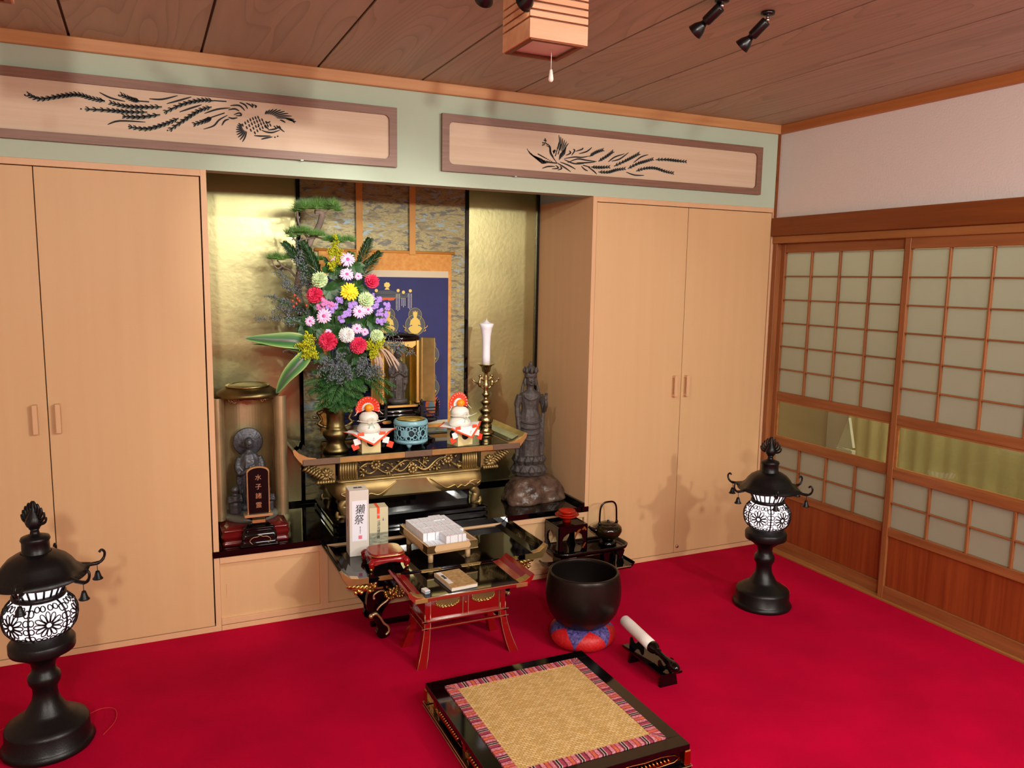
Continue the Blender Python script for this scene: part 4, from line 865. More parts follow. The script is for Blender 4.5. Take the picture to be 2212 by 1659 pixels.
def mochi(label):
    t = thing('mochi_ornament', label, 'ornament', (0, 0, 0), group='stacked rice cake ornaments on the altar')
    mb = MB()
    for (x0, x1, y0, y1) in ((-.046, .046, -.046, -.043), (-.046, .046, .043, .046), (-.046, -.043, -.043, .043), (.043, .046, -.043, .043)): mb.box(x0, x1, y0, y1, .0005, .088)
    mb.box(-.046, .046, -.046, .046, .086, .090); mb.build('stand', PW, t)
    for a in (0, -pi/2, pi/2):
        h = MB(); h.M = Matrix.Rotation(a, 4, 'Z') @ Matrix.Translation((0, -.0462, .052)) @ Matrix.Rotation(pi/2, 4, 'X'); h.lathe([(0, 0), (.022, 0), (.022, .0006), (0, .0006)], 24); h.build('hole_shade', P('stand_hole_shade', '#23252c', .7) if a == 0 else bpy.data.materials['stand_hole_shade'], t)  # flat dark discs, the shade inside the holes painted on
    def sheet(s, dz, mat, nm):
        m = MB(); rows = []
        for i in range(29):
            row = []
            for j in range(29):
                u = (i/14-1)*s; v = (j/14-1)*s; x = (u-v)*.7071; y = (u+v)*.7071
                e = max(0, abs(x)+abs(y)-.055)
                f_ = max(0, -y-.048); drop = .50*f_-(.12*max(0, abs(x)-.05) if f_ == 0 else .12*max(0, abs(x)-.05)*max(0, 1-f_/.03))
                row.append((x, y+.42*f_, .0925+dz-drop))
            rows.append(row)
        m.strip(rows); return m.build(nm, mat, t)
    sheet(.100, 0, M['orange'], 'red_border_paper'); sheet(.090, .0016, M['white'], 'white_paper')
    a = MB(); a.lathe([(0, .094), (.048, .094), (.056, .104), (.056, .116), (.047, .132), (.034, .142), (.03, .146)], 28); a.lathe([(.030, .142), (.043, .150), (.047, .162), (.044, .176), (.032, .188), (.014, .194), (0, .195)], 28); a.build('rice_cakes', MW, t)
    b = MB(); b.ball((0, -.006, .212), .0205, 16, 12, (1.05, 1, .92)); o = b.build('orange', OR, t)
    # folded fan behind the orange
    f = MB(); f2 = MB(); n = 26
    for i in range(n):
        g0, g1 = -.35+(pi+.7)*i/n, -.35+(pi+.7)*(i+1)/n; y0 = .012+(.004 if i % 2 else 0); y1 = .012+(0 if i % 2 else .004)
        q = lambda g, r, y: (r*cos(g), y, .205+r*sin(g))
        f.add([q(g0, .028, y0), q(g0, .060, y0), q(g1, .060, y1), q(g1, .028, y1)], [(0, 1, 2, 3)])
        f2.add([q(g0, .008, y0), q(g0, .030, y0), q(g1, .030, y1), q(g1, .008, y1)], [(0, 1, 2, 3)])
    f.build('fan', M['redpaper'], t); f2.build('fan_inner', M['white'], t)
    mb = MB()
    for i in range(0, n, 2):
        g = -.35+(pi+.7)*(i+.5)/n; mb.ball((.052*cos(g), .009, .205+.052*sin(g)), .0026, 6, 4)
    mb.build('fan_dots', M['white'], t)
    c = MB(); c.tube([(.050*cos(g), .050*sin(g)-.002, .150) for g in [2*pi*i/24 for i in range(24)]], .0022, 5, closed=True)
    for rr in (.010, .016): c.tube([(rr*cos(g), -.052, .156+rr*sin(g)) for g in [2*pi*i/18 for i in range(18)]], .0016, 5, closed=True)
    for s in (-1, 1): c.tube([(0, -.052, .146), (s*.03, -.056, .152), (s*.07, -.050, .160)], .0016, 5); c.tube([(s*.05, .0, .2), (s*.062, -.004, .184), (s*.07, -.006, .178)], .0014, 5)
    c.build('paper_cord', P('cord_paper', '#efe9d8', .5), t)
    g_ = MB(); g_.tube([(0, -.055, .148), (-.010, -.057, .132), (-.014, -.058, .120)], .0013, 5); g_.tube([(0, -.055, .148), (.008, -.057, .134), (.014, -.058, .122)], .0013, 5); g_.build('green_cord', P('cord_green', '#8fc9b6', .5), t)
    for s in (-1, 1):
        pts = ((.052, .088), (.070, .060), (.092 if s > 0 else .078, .036))
        for k, (x, z) in enumerate(pts):
            m = MB(); m.M = Matrix.Translation((s*x, -.056+.004*k, z)) @ Matrix.Rotation(s*radians(6+8*k), 4, 'Y') @ Matrix.Rotation(radians(-6), 4, 'X'); m.box(-.0155, .0155, -.0004, .0004, -.015, .015); m.build('streamer', M['orange'] if k == 0 else (M['white'] if k == 1 else M['redpaper']), t)
    text_mesh('大\n入', .009, M['redpaper'], t, (0, -.090, .0745), (1, 0, 0), (0, -.35, 1), 'print', world=False)
    return t
m1 = mochi('white stacked rice cake ornament with red fan, beside the vase'); m1.location = (-2.285, .208, AZ)
m2 = copy_tree(m1); m2.location = (-1.815, .205, AZ); m2.rotation_euler = (0, 0, radians(16)); m2['label'] = 'white stacked rice cake ornament with red fan, beside the candlestick'
# ---------------------------------------------------------------- black offering table in front of the platform
def prongs(mb, xc, zc, w, h, y, n, seed, r=.006):
    rd = random.Random(seed)
    for i in range(n):
        x = xc+(rd.random()-.5)*w; z = zc+(rd.random()-.5)*h; a = rd.random()*6.28; yy = y+rd.random()*.012
        mb.tube([(x, yy+.006, z), (x+r*1.6*cos(a), yy-.004, z+r*1.6*sin(a)), (x+r*3.2*cos(a+.5), yy+.004, z+r*3.2*sin(a+.5))], [r*.4, r, r*.2], 6)
D = thing('offering_table', 'long black lacquered table with gilt fittings and curled legs below the altar', 'table', (-2.105, -.225, 0))
DX0, DX1, DY0, DY1, DZ = -2.545, -1.665, -.440, -.010, .320
MB().box(DX0, DX1, DY0, DY1, .296, DZ, .0015).build('tabletop', M['black'], D)
for s, e in ((-1, DX0), (1, DX1)):
    prof = [(e-s*.045, .3205), (e-s*.012, .326), (e+s*.010, .342), (e+s*.020, .354), (e+s*.028, .350), (e+s*.022, .330), (e+s*.006, .306), (e, .296), (e-s*.045, .305)]
    MB().prism(prof, DY1-DY0, 'y', DY0).build('upturned_end', M['black'], D)
    MB().prism([(a, z+.0008) for a, z in prof], .004, 'y', DY0-.004).build('end_cap', M['gold'], D)
    MB().prism([(a, z+.0012) for a, z in prof], .030, 'y', DY0-.001).build('end_mount', M['goldline'], D)
    MB().box(e-s*.085, e+s*.002, DY0-.003, DY0+.001, .2955, .321).build('corner_mount', M['gold'], D)
for k, xc in enumerate((-2.372, -2.19, -2.01, -1.83)):
    mb = MB(); w = .048
    mb.prism([(xc-w, .317), (xc-w+.006, .311), (xc-w, .303), (xc-w+.012, .3005), (xc+w-.012, .3005), (xc+w, .303), (xc+w-.006, .311), (xc+w, .317), (xc+w-.012, .3195), (xc-w+.012, .3195)], .003, 'y', DY0-.003)
    prongs(mb, xc, .310, .080, .010, DY0-.005, 16, 30+k, .0028); mb.build('edge_mount', M['gold'], D, fix=False)
MB().box(-2.420, -1.795, -.360, -.10, .228, .296, .002).build('apron', M['black'], D)
for s, xc in ((-1, -2.465), (1, -1.750)):
    mb = MB(); prongs(mb, xc, .266, .085, .045, -.385, 46, 5+s, .0085)
    for i in range(5): mb.tube([(xc-s*.02+s*.016*i, -.38, .28), (xc+s*.016*i, -.39, .255+.004*i), (xc+s*.012+s*.016*i, -.38, .238+.007*i)], [.004, .010, .001], 6)
    mb.build('gilt_carving', M['goldp'], D, fix=False)
for xa, xb in ((-2.416, -2.378), (-1.838, -1.800)):
    mb = MB()
    for z0, z1 in ((.232, .240), (.284, .292)): mb.box(min(xa, xb), max(xa, xb)+.02*0, -.3625, -.360, z0, z1)
    mb.box(xa, xa+.008, -.3625, -.36, .232, .292) if xa < -2 else mb.box(xb-.008, xb, -.3625, -.36, .232, .292)
    mb.build('corner_frame', M['gold'], D)
mb = MB(); prongs(mb, -2.320, .205, .085, .040, -.360, 34, 77, .0075); mb.build('gilt_blossom', M['goldp'], D, fix=False)
mb = MB(); prongs(mb, -1.890, .205, .085, .040, -.360, 34, 78, .0075); mb.build('gilt_blossom', M['goldp'], D, fix=False)
for s, xc in ((-1, -2.393), (1, -1.820)):
    for y in (-.345, -.125):
        prof = [(-.032, .232), (.055, .232), (.060, .215), (.062, .19), (.052, .165), (.030, .14), (.016, .12), (.010, .095), (.022, .07), (.045, .05), (.052, .03), (.046, .010), (.030, .0005), (.010, .0005), (-.006, .012), (-.010, .03), (-.002, .045), (-.012, .08), (-.030, .105), (-.045, .13), (-.052, .16), (-.050, .19), (-.044, .215)]
        lg = MB().prism([(xc-s*a, z) for a, z in prof], .028, 'y', y); lg.build('leg', M['black'], D)
        if y < -.3:
            g = MB(); q = lambda a, z: (xc-s*a, y-.002, z)
            g.tube(crom([q(-.022, .190), q(-.018, .205), (q(.01, .217)), q(.038, .206), q(.048, .185), q(.036, .168), q(.008, .150), q(-.008, .132)]), [.0045]*43, 6)
            g.tube(crom([q(-.03, .112), q(-.012, .118), q(.008, .095), q(.022, .070), q(.040, .052), q(.044, .030), q(.030, .016)]), [.007]*8+[.005]*29, 6); g.ball(q(-.034, .110), .010, 8, 6)
            g.ball(q(-.020, .187), .006, 8, 6); g.build('gilt_scroll', M['goldline'], D, fix=False)
MB().box(-2.40, -1.82, -.25, -.22, .015, .030).build('stretcher', M['black'], D)
# ---------------------------------------------------------------- small red desk in front of it
R = thing('red_desk', 'small red lacquered sutra desk with gold edges and splayed legs', 'table', (-2.11, -.58, 0))
RX0, RX1, RY0, RY1, RZ = -2.350, -1.872, -.715, -.446, .313
MB().box(RX0, RX1, RY0, RY1, .297, .3115, .0015).build('tabletop', M['redlac'], R)
MB().box(RX0+.03, RX1-.03, RY0+.008, RY1-.008, .311, RZ).build('black_inset', M['black'], R)
MB().box(RX0+.0, RX0+.05, RY0-.0015, RY0+.0, .296, .3125).build('gold_mount', M['gold'], R); MB().box(RX1-.05, RX1, RY0-.0015, RY0, .296, .3125).build('gold_mount', M['gold'], R)
MB().box(RX0, RX1, RY0-.0012, RY0+.001, .3108, .3128).build('gold_edge', M['goldline'], R)
for s, e in ((-1, RX0), (1, RX1)):
    prof = [(e-s*.038, .3135), (e-s*.008, .319), (e+s*.012, .333), (e+s*.024, .345), (e+s*.031, .341), (e+s*.024, .323), (e+s*.006, .303), (e, .297), (e-s*.038, .305)]
    MB().prism(prof, RY1-RY0, 'y', RY0).build('upturned_end', M['redlac'], R)
    MB().prism([(e-s*.038, .314), (e-s*.008, .3195), (e+s*.012, .3335), (e+s*.008, .335), (e-s*.012, .323), (e-s*.038, .317)], .035, 'y', RY0-.001).build('gold_mount', M['gold'], R)
BX0, BX1, BY0, BY1 = -2.278, -1.938, -.625, -.470
mb = MB()
for (x0, x1, y0, y1) in ((BX0, BX1, BY0, BY0+.008), (BX0, BX1, BY1-.008, BY1), (BX0, BX0+.008, BY0, BY1), (BX1-.008, BX1, BY0, BY1)): mb.box(x0, x1, y0, y1, .180, .297)
mb.build('apron', M['redlac'], R)
xm = (BX0+BX1)/2
for xc in (xm-.078, xm+.078):
    w_, h_ = .052, .024
    pts = [(xc+w_*cos(a)*(1-.06*cos(6*a)), .248+h_*sin(a)*(1+.07*cos(6*a))) for a in [2*pi*i/32 for i in range(32)]]
    MB().prism(pts, .0015, 'y', BY0-.0015).build('oval_opening', M['oldgold'], R)
    mb = MB(); mb.tube([(x, BY0-.002, z) for x, z in pts], .0022, 5, closed=True)
    for i in range(11): a = pi+pi*(i+.5)/11; mb.tube([(xc+w_*cos(a), BY0-.003, .248+h_*sin(a)), (xc+w_*.92*cos(a), BY0-.005, .248+h_*.85*sin(a)), (xc+w_*.90*cos(a+.1), BY0-.003, .251+h_*.55*sin(a))], [.002, .004, .001], 5)
    mb.build('oval_gilding', M['goldp'], R, fix=False)
mb = MB()
for z in (.172, .142):
    mb.box(BX0-.018, BX1+.018, BY0-.012, BY0+.004, z, z+.008, .001); mb.box(BX0-.018, BX1+.018, BY1-.004, BY1+.012, z, z+.008, .001)
    mb.box(BX0-.012, BX0+.004, BY0-.012, BY1+.012, z, z+.008, .001); mb.box(BX1-.004, BX1+.012, BY0-.012, BY1+.012, z, z+.008, .001)
mb.build('stretchers', M['redlac'], R)
mb = MB()
for z in (.172, .142): mb.box(BX0-.019, BX1+.019, BY0-.0135, BY0-.012, z+.0065, z+.0085); mb.box(BX0-.0135, BX0-.012, BY0-.012, BY1+.012, z+.0065, z+.0085)
for x in (BX0-.004, BX0+.020, BX1-.020, BX1+.004, xm-.012, xm+.012):
    z0 = .182 if abs(x-xm) < .02 else .148; mb.box(x-.001, x+.001, BY0-.0035, BY0-.001, z0, .296)
mb.build('gold_lines', M['goldline'], R)
mb = MB(); mb.box(xm-.011, xm+.011, BY0-.002, BY0, .180, .296); mb.build('centre_post', M['redlac'], R); MB().ball((xm, BY0-.003, .232), .004, 8, 6).build('stud', M['goldp'], R)
for s, x in ((-1, BX0+.006), (1, BX1-.006)):
    for t_, y in ((-1, BY0+.004), (1, BY1-.004)):
        rows = []
        for i in range(11):
            k = i/10; z = .297*(1-k)+.0005*k; q = max(0, (k-.38)/.62); o_ = .032*q**1.7; w = .0115+.0075*q**1.4
            cx, cy = x+s*o_*1.15, y+t_*o_*.95
            rows.append([(cx-w, cy-w, z), (cx+w, cy-w, z), (cx+w, cy+w, z), (cx-w, cy+w, z)])
        mb = MB(); mb.strip(rows, False, True); mb.add(rows[0], [(0, 1, 2, 3)]); mb.add(rows[-1], [(0, 1, 2, 3)]); lg = mb.build('leg', M['redlac'], R)
        if t_ < 0:
            g = MB()
            for e in (0, 1): g.tube([Vector(r_[e])+Vector((0, -.001, 0)) for r_ in rows[3:]], .0011, 5)
            g.build('leg_line', M['goldline'], lg, fix=False)
# ---- sutra book and small block on the red desk
bk = thing('sutra_book', 'folded sutra book with tan patterned cover on the red desk', 'book', (-2.143, -.602, RZ), radians(4))
CP = P('patterned_cover', '#cfae78', .6, vary=.22, vscale=60, col2='#a98552')
def L(mb): return mb
b = MB().box(-.057, .057, -.088, .088, .0005, .014, .0015); b.build('pages', M['offwhite'], bk, world=False)
b = MB().box(-.058, .058, -.089, .089, .014, .017, .001); b.build('cover', CP, bk, world=False)
MB().box(-.050, -.030, -.045, .083, .017, .0175).build('title_slip', M['white'], bk, world=False)
text_mesh('観\n音\n経', .014, M['ink'], bk, (-.040, .025, .0178), (1, 0, 0), (0, 1, 0), 'title', world=False)
sb = thing('white_block', 'small white block with printed side beside the book on the red desk', 'block', (-2.290, -.660, RZ), radians(10))
MB().box(-.011, .011, -.017, .017, .0005, .014, .001).build('body', M['white'], sb, world=False)
MB().box(-.0112, .0112, -.0172, -.0168, .003, .011).build('print_band', P('block_print', '#8fa0b8', .6), sb, world=False)
# ---- boxes on the black table
BXW = P('pale_carton', '#d8d3ca', .6)
b1 = thing('tall_bottle_box', 'tall pale carton with two large brushed characters on white label', 'box', (-2.430, -.138, DZ), radians(-3))
MB().box(-.0425, .0425, -.0425, .0425, .0005, .296, .0012).build('carton', BXW, b1, world=False)
MB().box(-.031, .034, -.0432, -.0425, .070, .250).build('label', P('label_paper', '#e9edf8', .6), b1, world=False)
text_mesh('獺\n祭', .047, M['ink'], b1, (.002, -.0433, .186), (1, 0, 0), (.12, 0, 1), 'brush_characters', world=False, sx=.92, depth=.0003)
text_mesh('磨\nき\n三\n割\n九\n分', .0055, P('grey_ink', '#6a6f7c', .6), b1, (.004, -.0433, .118), (1, 0, 0), (0, 0, 1), 'fine_print', world=False)
MB().box(-.004, .012, -.0436, -.0432, .078, .094).build('red_seal', P('seal_pink', '#e8788c', .6), b1, world=False)
text_mesh('純米大吟醸', .0065, M['ink'], b1, (-.0430, .0, .145), (0, -1, 0), (0, 0, 1), 'side_print', world=False)
b1.children[-1].data.transform(Matrix.Translation((-.0430, 0, .145)) @ Matrix.Rotation(pi/2, 4, 'X') @ Matrix.Translation((.0430, 0, -.145)))
text_mesh('獺祭', .020, M['ink'], b1, (.004, .006, .2964), (1, 0, 0), (0, 1, 0), 'top_print', world=False)
b2 = thing('small_bottle_box', 'shorter cream carton with landscape print and orange paper strip', 'box', (-2.325, -.078, DZ), radians(-3))
LC = P('cream_carton', '#d3cba9', .6)
MB().box(-.043, .043, -.0375, .0375, .0005, .190, .0012).build('carton', LC, b2, world=False)
MB().box(-.0425, .0425, -.0380, -.0375, .003, .075).build('landscape_print', P('ink_wash', '#b3b095', .6, vary=.5, vscale=30, stretch=(1, 1, 3), col2='#6d7568'), b2, world=False)
MB().box(-.008, .004, -.0383, -.0375, .140, .1905).box(-.008, .004, -.0375, .036, .1902, .1908).build('orange_strip', M['orange'], b2, world=False)
text_mesh('銘酒', .009, M['white'], b2, (-.002, -.0385, .158), (1, 0, 0), (0, 0, 1), 'strip_print', world=False, sx=.55)
text_mesh('江\n戸\n元\n禄\nの\n酒', .0145, M['ink'], b2, (-.001, -.0384, .088), (1, 0, 0), (.05, 0, 1), 'brush_characters', world=False)
text_mesh('三\n猿', .007, bpy.data.materials['grey_ink'], b2, (.020, -.0384, .135), (1, 0, 0), (0, 0, 1), 'fine_print', world=False)
# ---- red stool shaped stand
st = thing('red_stand', 'low red lacquered stand with rounded top and gilt curled feet', 'stand', (-2.352, -.305, DZ), radians(-2))
mb = MB(); stack(mb, -.072, .072, -.070, .070, [(.050, .004, .035), (.056, .0, .035), (.061, 0, .035), (.0635, .004, .033)], 6); mb.build('top', M['redlac'], st, world=False)
mb = MB(); mb.tube([(x, y, .0555) for x, y in rr_outline(-.073, .073, -.071, .071, .035, 6)][14:28], .0025, 5); mb.build('gold_rim', M['goldp'], st, world=False, fix=False)
mb = MB(); stack(mb, -.080, .080, -.078, .078, [(.030, .004, .03), (.036, 0, .03), (.044, .003, .03), (.050, .014, .03)], 6); mb.build('waist', M['redlac'], st, world=False)
for a in range(4):
    mb = MB(); mb.M = Matrix.Rotation(a*pi/2, 4, 'Z')
    mb.prism([(-.076, .036), (.076, .036), (.076, .030), (.06, .022), (.045, .026), (.025, .030), (0, .033), (-.025, .030), (-.045, .026), (-.06, .022), (-.076, .030)], .006, 'y', -.079); mb.build('scalloped_apron', M['redlac'], st, world=False)
    mb = MB(); mb.M = Matrix.Rotation(a*pi/2, 4, 'Z'); mb.tube(crom([(-.068, -.068, .036), (-.079, -.077, .024), (-.072, -.070, .010), (-.080, -.078, .004)]), [.014]*6+[.010]*6+[.007]*7, 8); f_ = mb.build('leg', M['redlac'], st, world=False)
    mb = MB(); mb.M = Matrix.Rotation(a*pi/2, 4, 'Z'); mb.ball((-.079, -.077, .0075), .0068, 8, 6); mb.tube([(-.083, -.081, .020), (-.079, -.079, .012)], [.003, .004], 6); mb.build('gilt_foot', M['goldp'], f_, world=False)
# ---- square wooden tray with paper packets
ty = thing('wooden_tray', 'square pale wooden tray on stub legs with brass corner plates', 'tray', (-2.088, -.232, DZ), radians(3))
TW = wood('tray_wood', '#dcb98c', '#d2ad80', (3, 30, 30), .5)
MB().box(-.118, .118, -.170, .170, .050, .056).build('tray_board', TW, ty, world=False)
mb = MB()
for x0, x1, y0, y1 in ((-.118, .118, -.170, -.163), (-.118, .118, .163, .170), (-.118, -.111, -.163, .163), (.111, .118, -.163, .163)): mb.box(x0, x1, y0, y1, .050, .083)
mb.build('tray_wall', TW, ty, world=False)
MB().box(-.120, .120, -.172, .172, .0475, .0505).build('brass_foot_rim', M['goldline'], ty, world=False)
for sx_ in (-1, 1):
    for sy_ in (-1, 1):
        mb = MB(); pl_ = [(sx_*.1188, .0505), (sx_*.1188, .0835), (sx_*.078, .0835), (sx_*.086, .067), (sx_*.078, .0505)]
        mb.prism(pl_, .0012, 'y', sy_*.1705-(.0006)); mb.prism([(sy_*.1708, .0505), (sy_*.1708, .0835), (sy_*.115, .0835), (sy_*.125, .067), (sy_*.115, .0505)], .0012, 'x', sx_*.1185-.0006); mb.build('corner_plate', M['oldbrass'], ty, world=False)
        MB().lathe([(.0115, .0005), (.0115, .048)], 14, (sx_*.088, sy_*.132, 0)).build('leg', TW, ty, world=False)
PK = P('packet_paper', '#eef3fb', .65)
pk = None
def packet(x, y, z, h, label, mark):
    global pk
    if pk is None:
        pk = thing('paper_packet', label, 'paper packet')
        mb = MB()
        for i in range(5): mb.box(-.0088, .0088, -.036+.0004*(i % 2), .036-.0004*(i % 2), i*.2+.004, (i+1)*.2-.004)
        mb.build('paper', PK, pk, world=False)
        MB().box(-.002, .002, -.026, -.022, 1.0, 1.015).build('printed_mark', P('mark_red', '#e88c9c', .7), pk, world=False); o = pk
    else: o = copy_tree(pk)
    q = Matrix.Rotation(radians(3), 4, 'Z') @ Vector((x, y, 0)); o.location = (-2.088+q.x, -.232+q.y, DZ+z); o.rotation_euler = (0, 0, radians(3+random.uniform(-1, 1))); o.scale = (1, 1, h); o['label'] = label
    o['group'] = 'white paper packets on the wooden tray'
random.seed(5)
for r_ in range(4):
    for c_ in range(10):
        x = -.0875+c_*.0192+random.uniform(-.0006, .0006); y = .116-r_*.0745+random.uniform(-.001, .001)+(.012 if 5 < c_ < 9 and r_ == 0 else 0)
        low = (r_ == 3 and (c_ in (0, 1, 2, 3, 9)))
        packet(x, y, .0565, .018 if low else .052, ('thin low pile' if low else 'tall pile')+' of white paper packets, '+('back', 'second', 'third', 'front')[r_]+' row, '+('first', 'second', 'third', 'fourth', 'fifth', 'sixth', 'seventh', 'eighth', 'ninth', 'last')[c_]+' from the left', 0)
# ---------------------------------------------------------------- tea set at the right
tb = thing('low_black_stand', 'low black lacquered stand with upturned ends on the carpet under the oval tray', 'stand', (-1.24, -.14, 0))
MB().box(-1.445, -1.045, -.235, -.03, .085, .097, .001).build('top', M['black'], tb)
for s, e in ((-1, -1.445), (1, -1.045)):
    MB().prism([(e-s*.02, .0975), (e+s*.008, .104), (e+s*.020, .116), (e+s*.025, .112), (e+s*.012, .094), (e, .085), (e-s*.02, .088)], .205, 'y', -.235).build('upturned_end', M['black'], tb)
    MB().box(e-s*.085-.006, e-s*.085+.006, -.215, -.05, .0005, .085).build('leg', M['black'], tb)
MB().box(-1.446, -1.044, -.2365, -.235, .0925, .0975).build('gold_edge', M['goldline'], tb)
MB().box(-1.38, -1.11, -.14, -.125, .03, .05).build('stretcher', M['black'], tb)
ot = thing('round_cornered_tray', 'black lacquered tray with rounded corners and panel legs holding the tea set', 'tray', (-1.24, -.105, .097))
mb = MB(); stack(mb, -1.452, -1.020, -.200, -.012, [(.166, .012, .06), (.172, .004, .065), (.178, 0, .065), (.192, -.003, .065), (.193, .004, .06), (.180, .008, .06), (.176, .02, .05)], 6); mb.build('tray', M['black'], ot)
for x in (-1.40, -1.31, -1.16, -1.075):
    MB().prism([(x-.022, .166), (x+.022, .166), (x+.014, .14), (x+.014, .115), (x+.020, .098), (x-.020, .098), (x-.014, .115), (x-.014, .14)], .012, 'y', -.185).build('leg', M['black'], ot)
for x in (-1.38, -1.10): MB().box(x-.006, x+.006, -.165, -.03, .098, .166).build('leg', M['black'], ot)
cs = thing('cup_stand', 'black openwork square cup stand with gilt branch painting on the tray', 'stand', (-1.355, -.102, .178))
mb = MB(); mb.box(-1.437, -1.273, -.176, -.028, .318, .328, .001); mb.build('top', M['black'], cs)
mb = MB(); mb.box(-1.437, -1.273, -.176, -.028, .1785, .190, .001); mb.build('bottom', M['black'], cs)
def arch(axis, lo, hi, base, t):
    w = hi-lo; z0, z1 = .190, .318; m = (lo+hi)/2
    for s in (0, 1):
        e = lo if s == 0 else hi; k = 1 if s == 0 else -1
        pts = [(e, z0), (e+k*.036, z0), (e+k*.030, .205), (e+k*.022, .225), (e+k*.020, .25), (e+k*.030, .272), (e+k*.045, .284), (m, .296), (m, z1), (e, z1)]
        yield MB().prism(pts, t, axis, base)
for ax, lo, hi, bs in (('y', -1.437, -1.273, -.176), ('y', -1.437, -1.273, -.033), ('x', -.176, -.028, -1.437), ('x', -.176, -.028, -1.278)):
    for m_ in arch(ax, lo, hi, bs, .005): m_.build('side_panel', M['black'], cs)
mb = MB()
mb.brush([(-1.345, .262), (-1.335, .285), (-1.322, .298), (-1.312, .304)], .012, -.1765, .0006); mb.brush([(-1.303, .300), (-1.292, .310), (-1.280, .296)], .014, -.1765, .0006); mb.brush([(-1.300, .205), (-1.29, .220), (-1.282, .232)], .008, -.1765, .0006)
mb.build('gilt_branch', P('maki_e', '#8f4e1e', .4, metal=.5), cs)
for i, (z, r, lb_) in enumerate(((.3285, .062, 'largest red sake cup at the bottom of the stack'), (.3430, .052, 'middle red sake cup of the stack on the cup stand'), (.3555, .042, 'smallest red sake cup on top of the stack'))):
    c_ = thing('sake_cup', lb_, 'cup', (-1.353, -.104, z), group='stacked red lacquer sake cups')
    MB().lathe([(0, .0), (.022, .0), (.020, .012+.006*(i == 0)), (r*.75, .019+.006*(i == 0)), (r, .031+.006*(i == 0)), (r-.0015, .0325+.006*(i == 0)), (r*.72, .0215+.006*(i == 0)), (0, .0165+.006*(i == 0))], 32).build('bowl', P('cup_red', '#b3200f', .15, spec=.6) if i == 0 else bpy.data.materials['cup_red'], c_, world=False)
tp = thing('sake_kettle', 'dark lacquered sake kettle with hoop handle on a round foot', 'kettle', (-1.105, -.100, .178))
tx, ty_ = -1.105, -.100
KM = P('dark_gold_lacquer', '#2a2109', .12, spec=.6, vary=.5, vscale=14, col2='#0c0705')
MB().lathe([(0, .1785), (.045, .1785), (.048, .186), (.036, .196), (.030, .205)], 28, (tx, ty_, 0)).build('foot_ring', M['black'], tp)
MB().lathe([(.026, .2035), (.045, .212), (.066, .232), (.074, .252), (.070, .270), (.056, .282), (.046, .285)], 32, (tx, ty_, 0)).build('body', KM, tp)
MB().lathe([(.048, .283), (.046, .288), (.030, .293), (.008, .295), (.006, .300), (.006, .305), (0, .306)], 28, (tx, ty_, 0)).build('lid', KM, tp)
MB().tube(crom([(tx-.060, ty_, .255), (tx-.085, ty_-.002, .262), (tx-.105, ty_-.004, .274), (tx-.118, ty_-.006, .284)]), [.014]*6+[.010]*6+[.007]*7, 10).build('spout', M['black'], tp)
mb = MB(); mb.tube(crom([(tx-.050, ty_, .276), (tx-.052, ty_, .32), (tx-.047, ty_, .375), (tx-.028, ty_, .398), (tx, ty_, .402), (tx+.028, ty_, .398), (tx+.045, ty_, .375), (tx+.050, ty_, .32), (tx+.051, ty_, .276)]), .0052, 8, flat=.8); mb.build('hoop_handle', M['black'], tp)
for s in (-1, 1): MB().ball((tx+s*.052, ty_, .290), .010, 10, 8, (.8, .8, 1.2)).build('handle_lug', M['black'], tp)
# ---------------------------------------------------------------- singing bowl and cushion
gx, gy = -1.598, -.70
cu_ = thing('bowl_cushion', 'round red and navy brocade cushion under the big bronze bowl', 'cushion', (gx, gy, 0))
RB = P('red_brocade', '#d01f22', .5, vary=.35, vscale=90, col2='#b8141a', bump=.2, bscale=120); NB = P('navy_brocade', '#241a5c', .55, vary=.25, vscale=90, col2='#6a5fa0', bump=.2, bscale=120)
N_ = 192
prof = [(q.x, q.y) for q in crom([(.03, .012, 0), (.075, .003, 0), (.115, .006, 0), (.135, .024, 0), (.139, .045, 0), (.130, .068, 0), (.105, .084, 0), (.07, .086, 0), (.03, .070, 0)], 5)]
for m_i, mt in ((0, RB), (1, NB)):
    for k in range(6):
        mb = MB()
        ph0 = -pi/2+.30+k*pi/3
        for j in range(len(prof)-1):
            for i in range(N_//6):
                a0 = ph0+i*2*pi/N_; a1 = a0+2*pi/N_; u = ((i+.5)/(N_//6))*2-1; t = (j+.5)/(len(prof)-1)
                red = abs(u) < .93*sin(pi*min(1, max(0, (t-.0)/.78)))**.8
                if red == (m_i == 0):
                    bump_ = 1+.03*cos(u*pi/2)
                    mb.add([(gx+prof[j+q][0]*bump_*cos(a), gy+prof[j+q][0]*bump_*sin(a), prof[j+q][1]+.0005) for q, a in ((0, a0), (0, a1), (1, a1), (1, a0))], [(0, 1, 2, 3)], True)
        mb.build('red_petal' if m_i == 0 else 'navy_gore', mt, cu_)
bw = thing('singing_bowl', 'large dark bronze singing bowl with wide open mouth on the round cushion', 'bowl', (gx, gy, .075))
MB().lathe([(0, .072), (.05, .074), (.09, .086), (.120, .108), (.145, .145), (.158, .19), (.161, .225), (.158, .265), (.152, .300), (.150, .314), (.1475, .317), (.140, .317), (.137, .314), (.140, .30), (.146, .26), (.148, .22), (.140, .17), (.115, .125), (.07, .098), (0, .090)], 64, (gx, gy, 0)).build('bowl', P('dark_bronze', '#221b18', .34, metal=.55, bump=.05, bscale=200), bw)
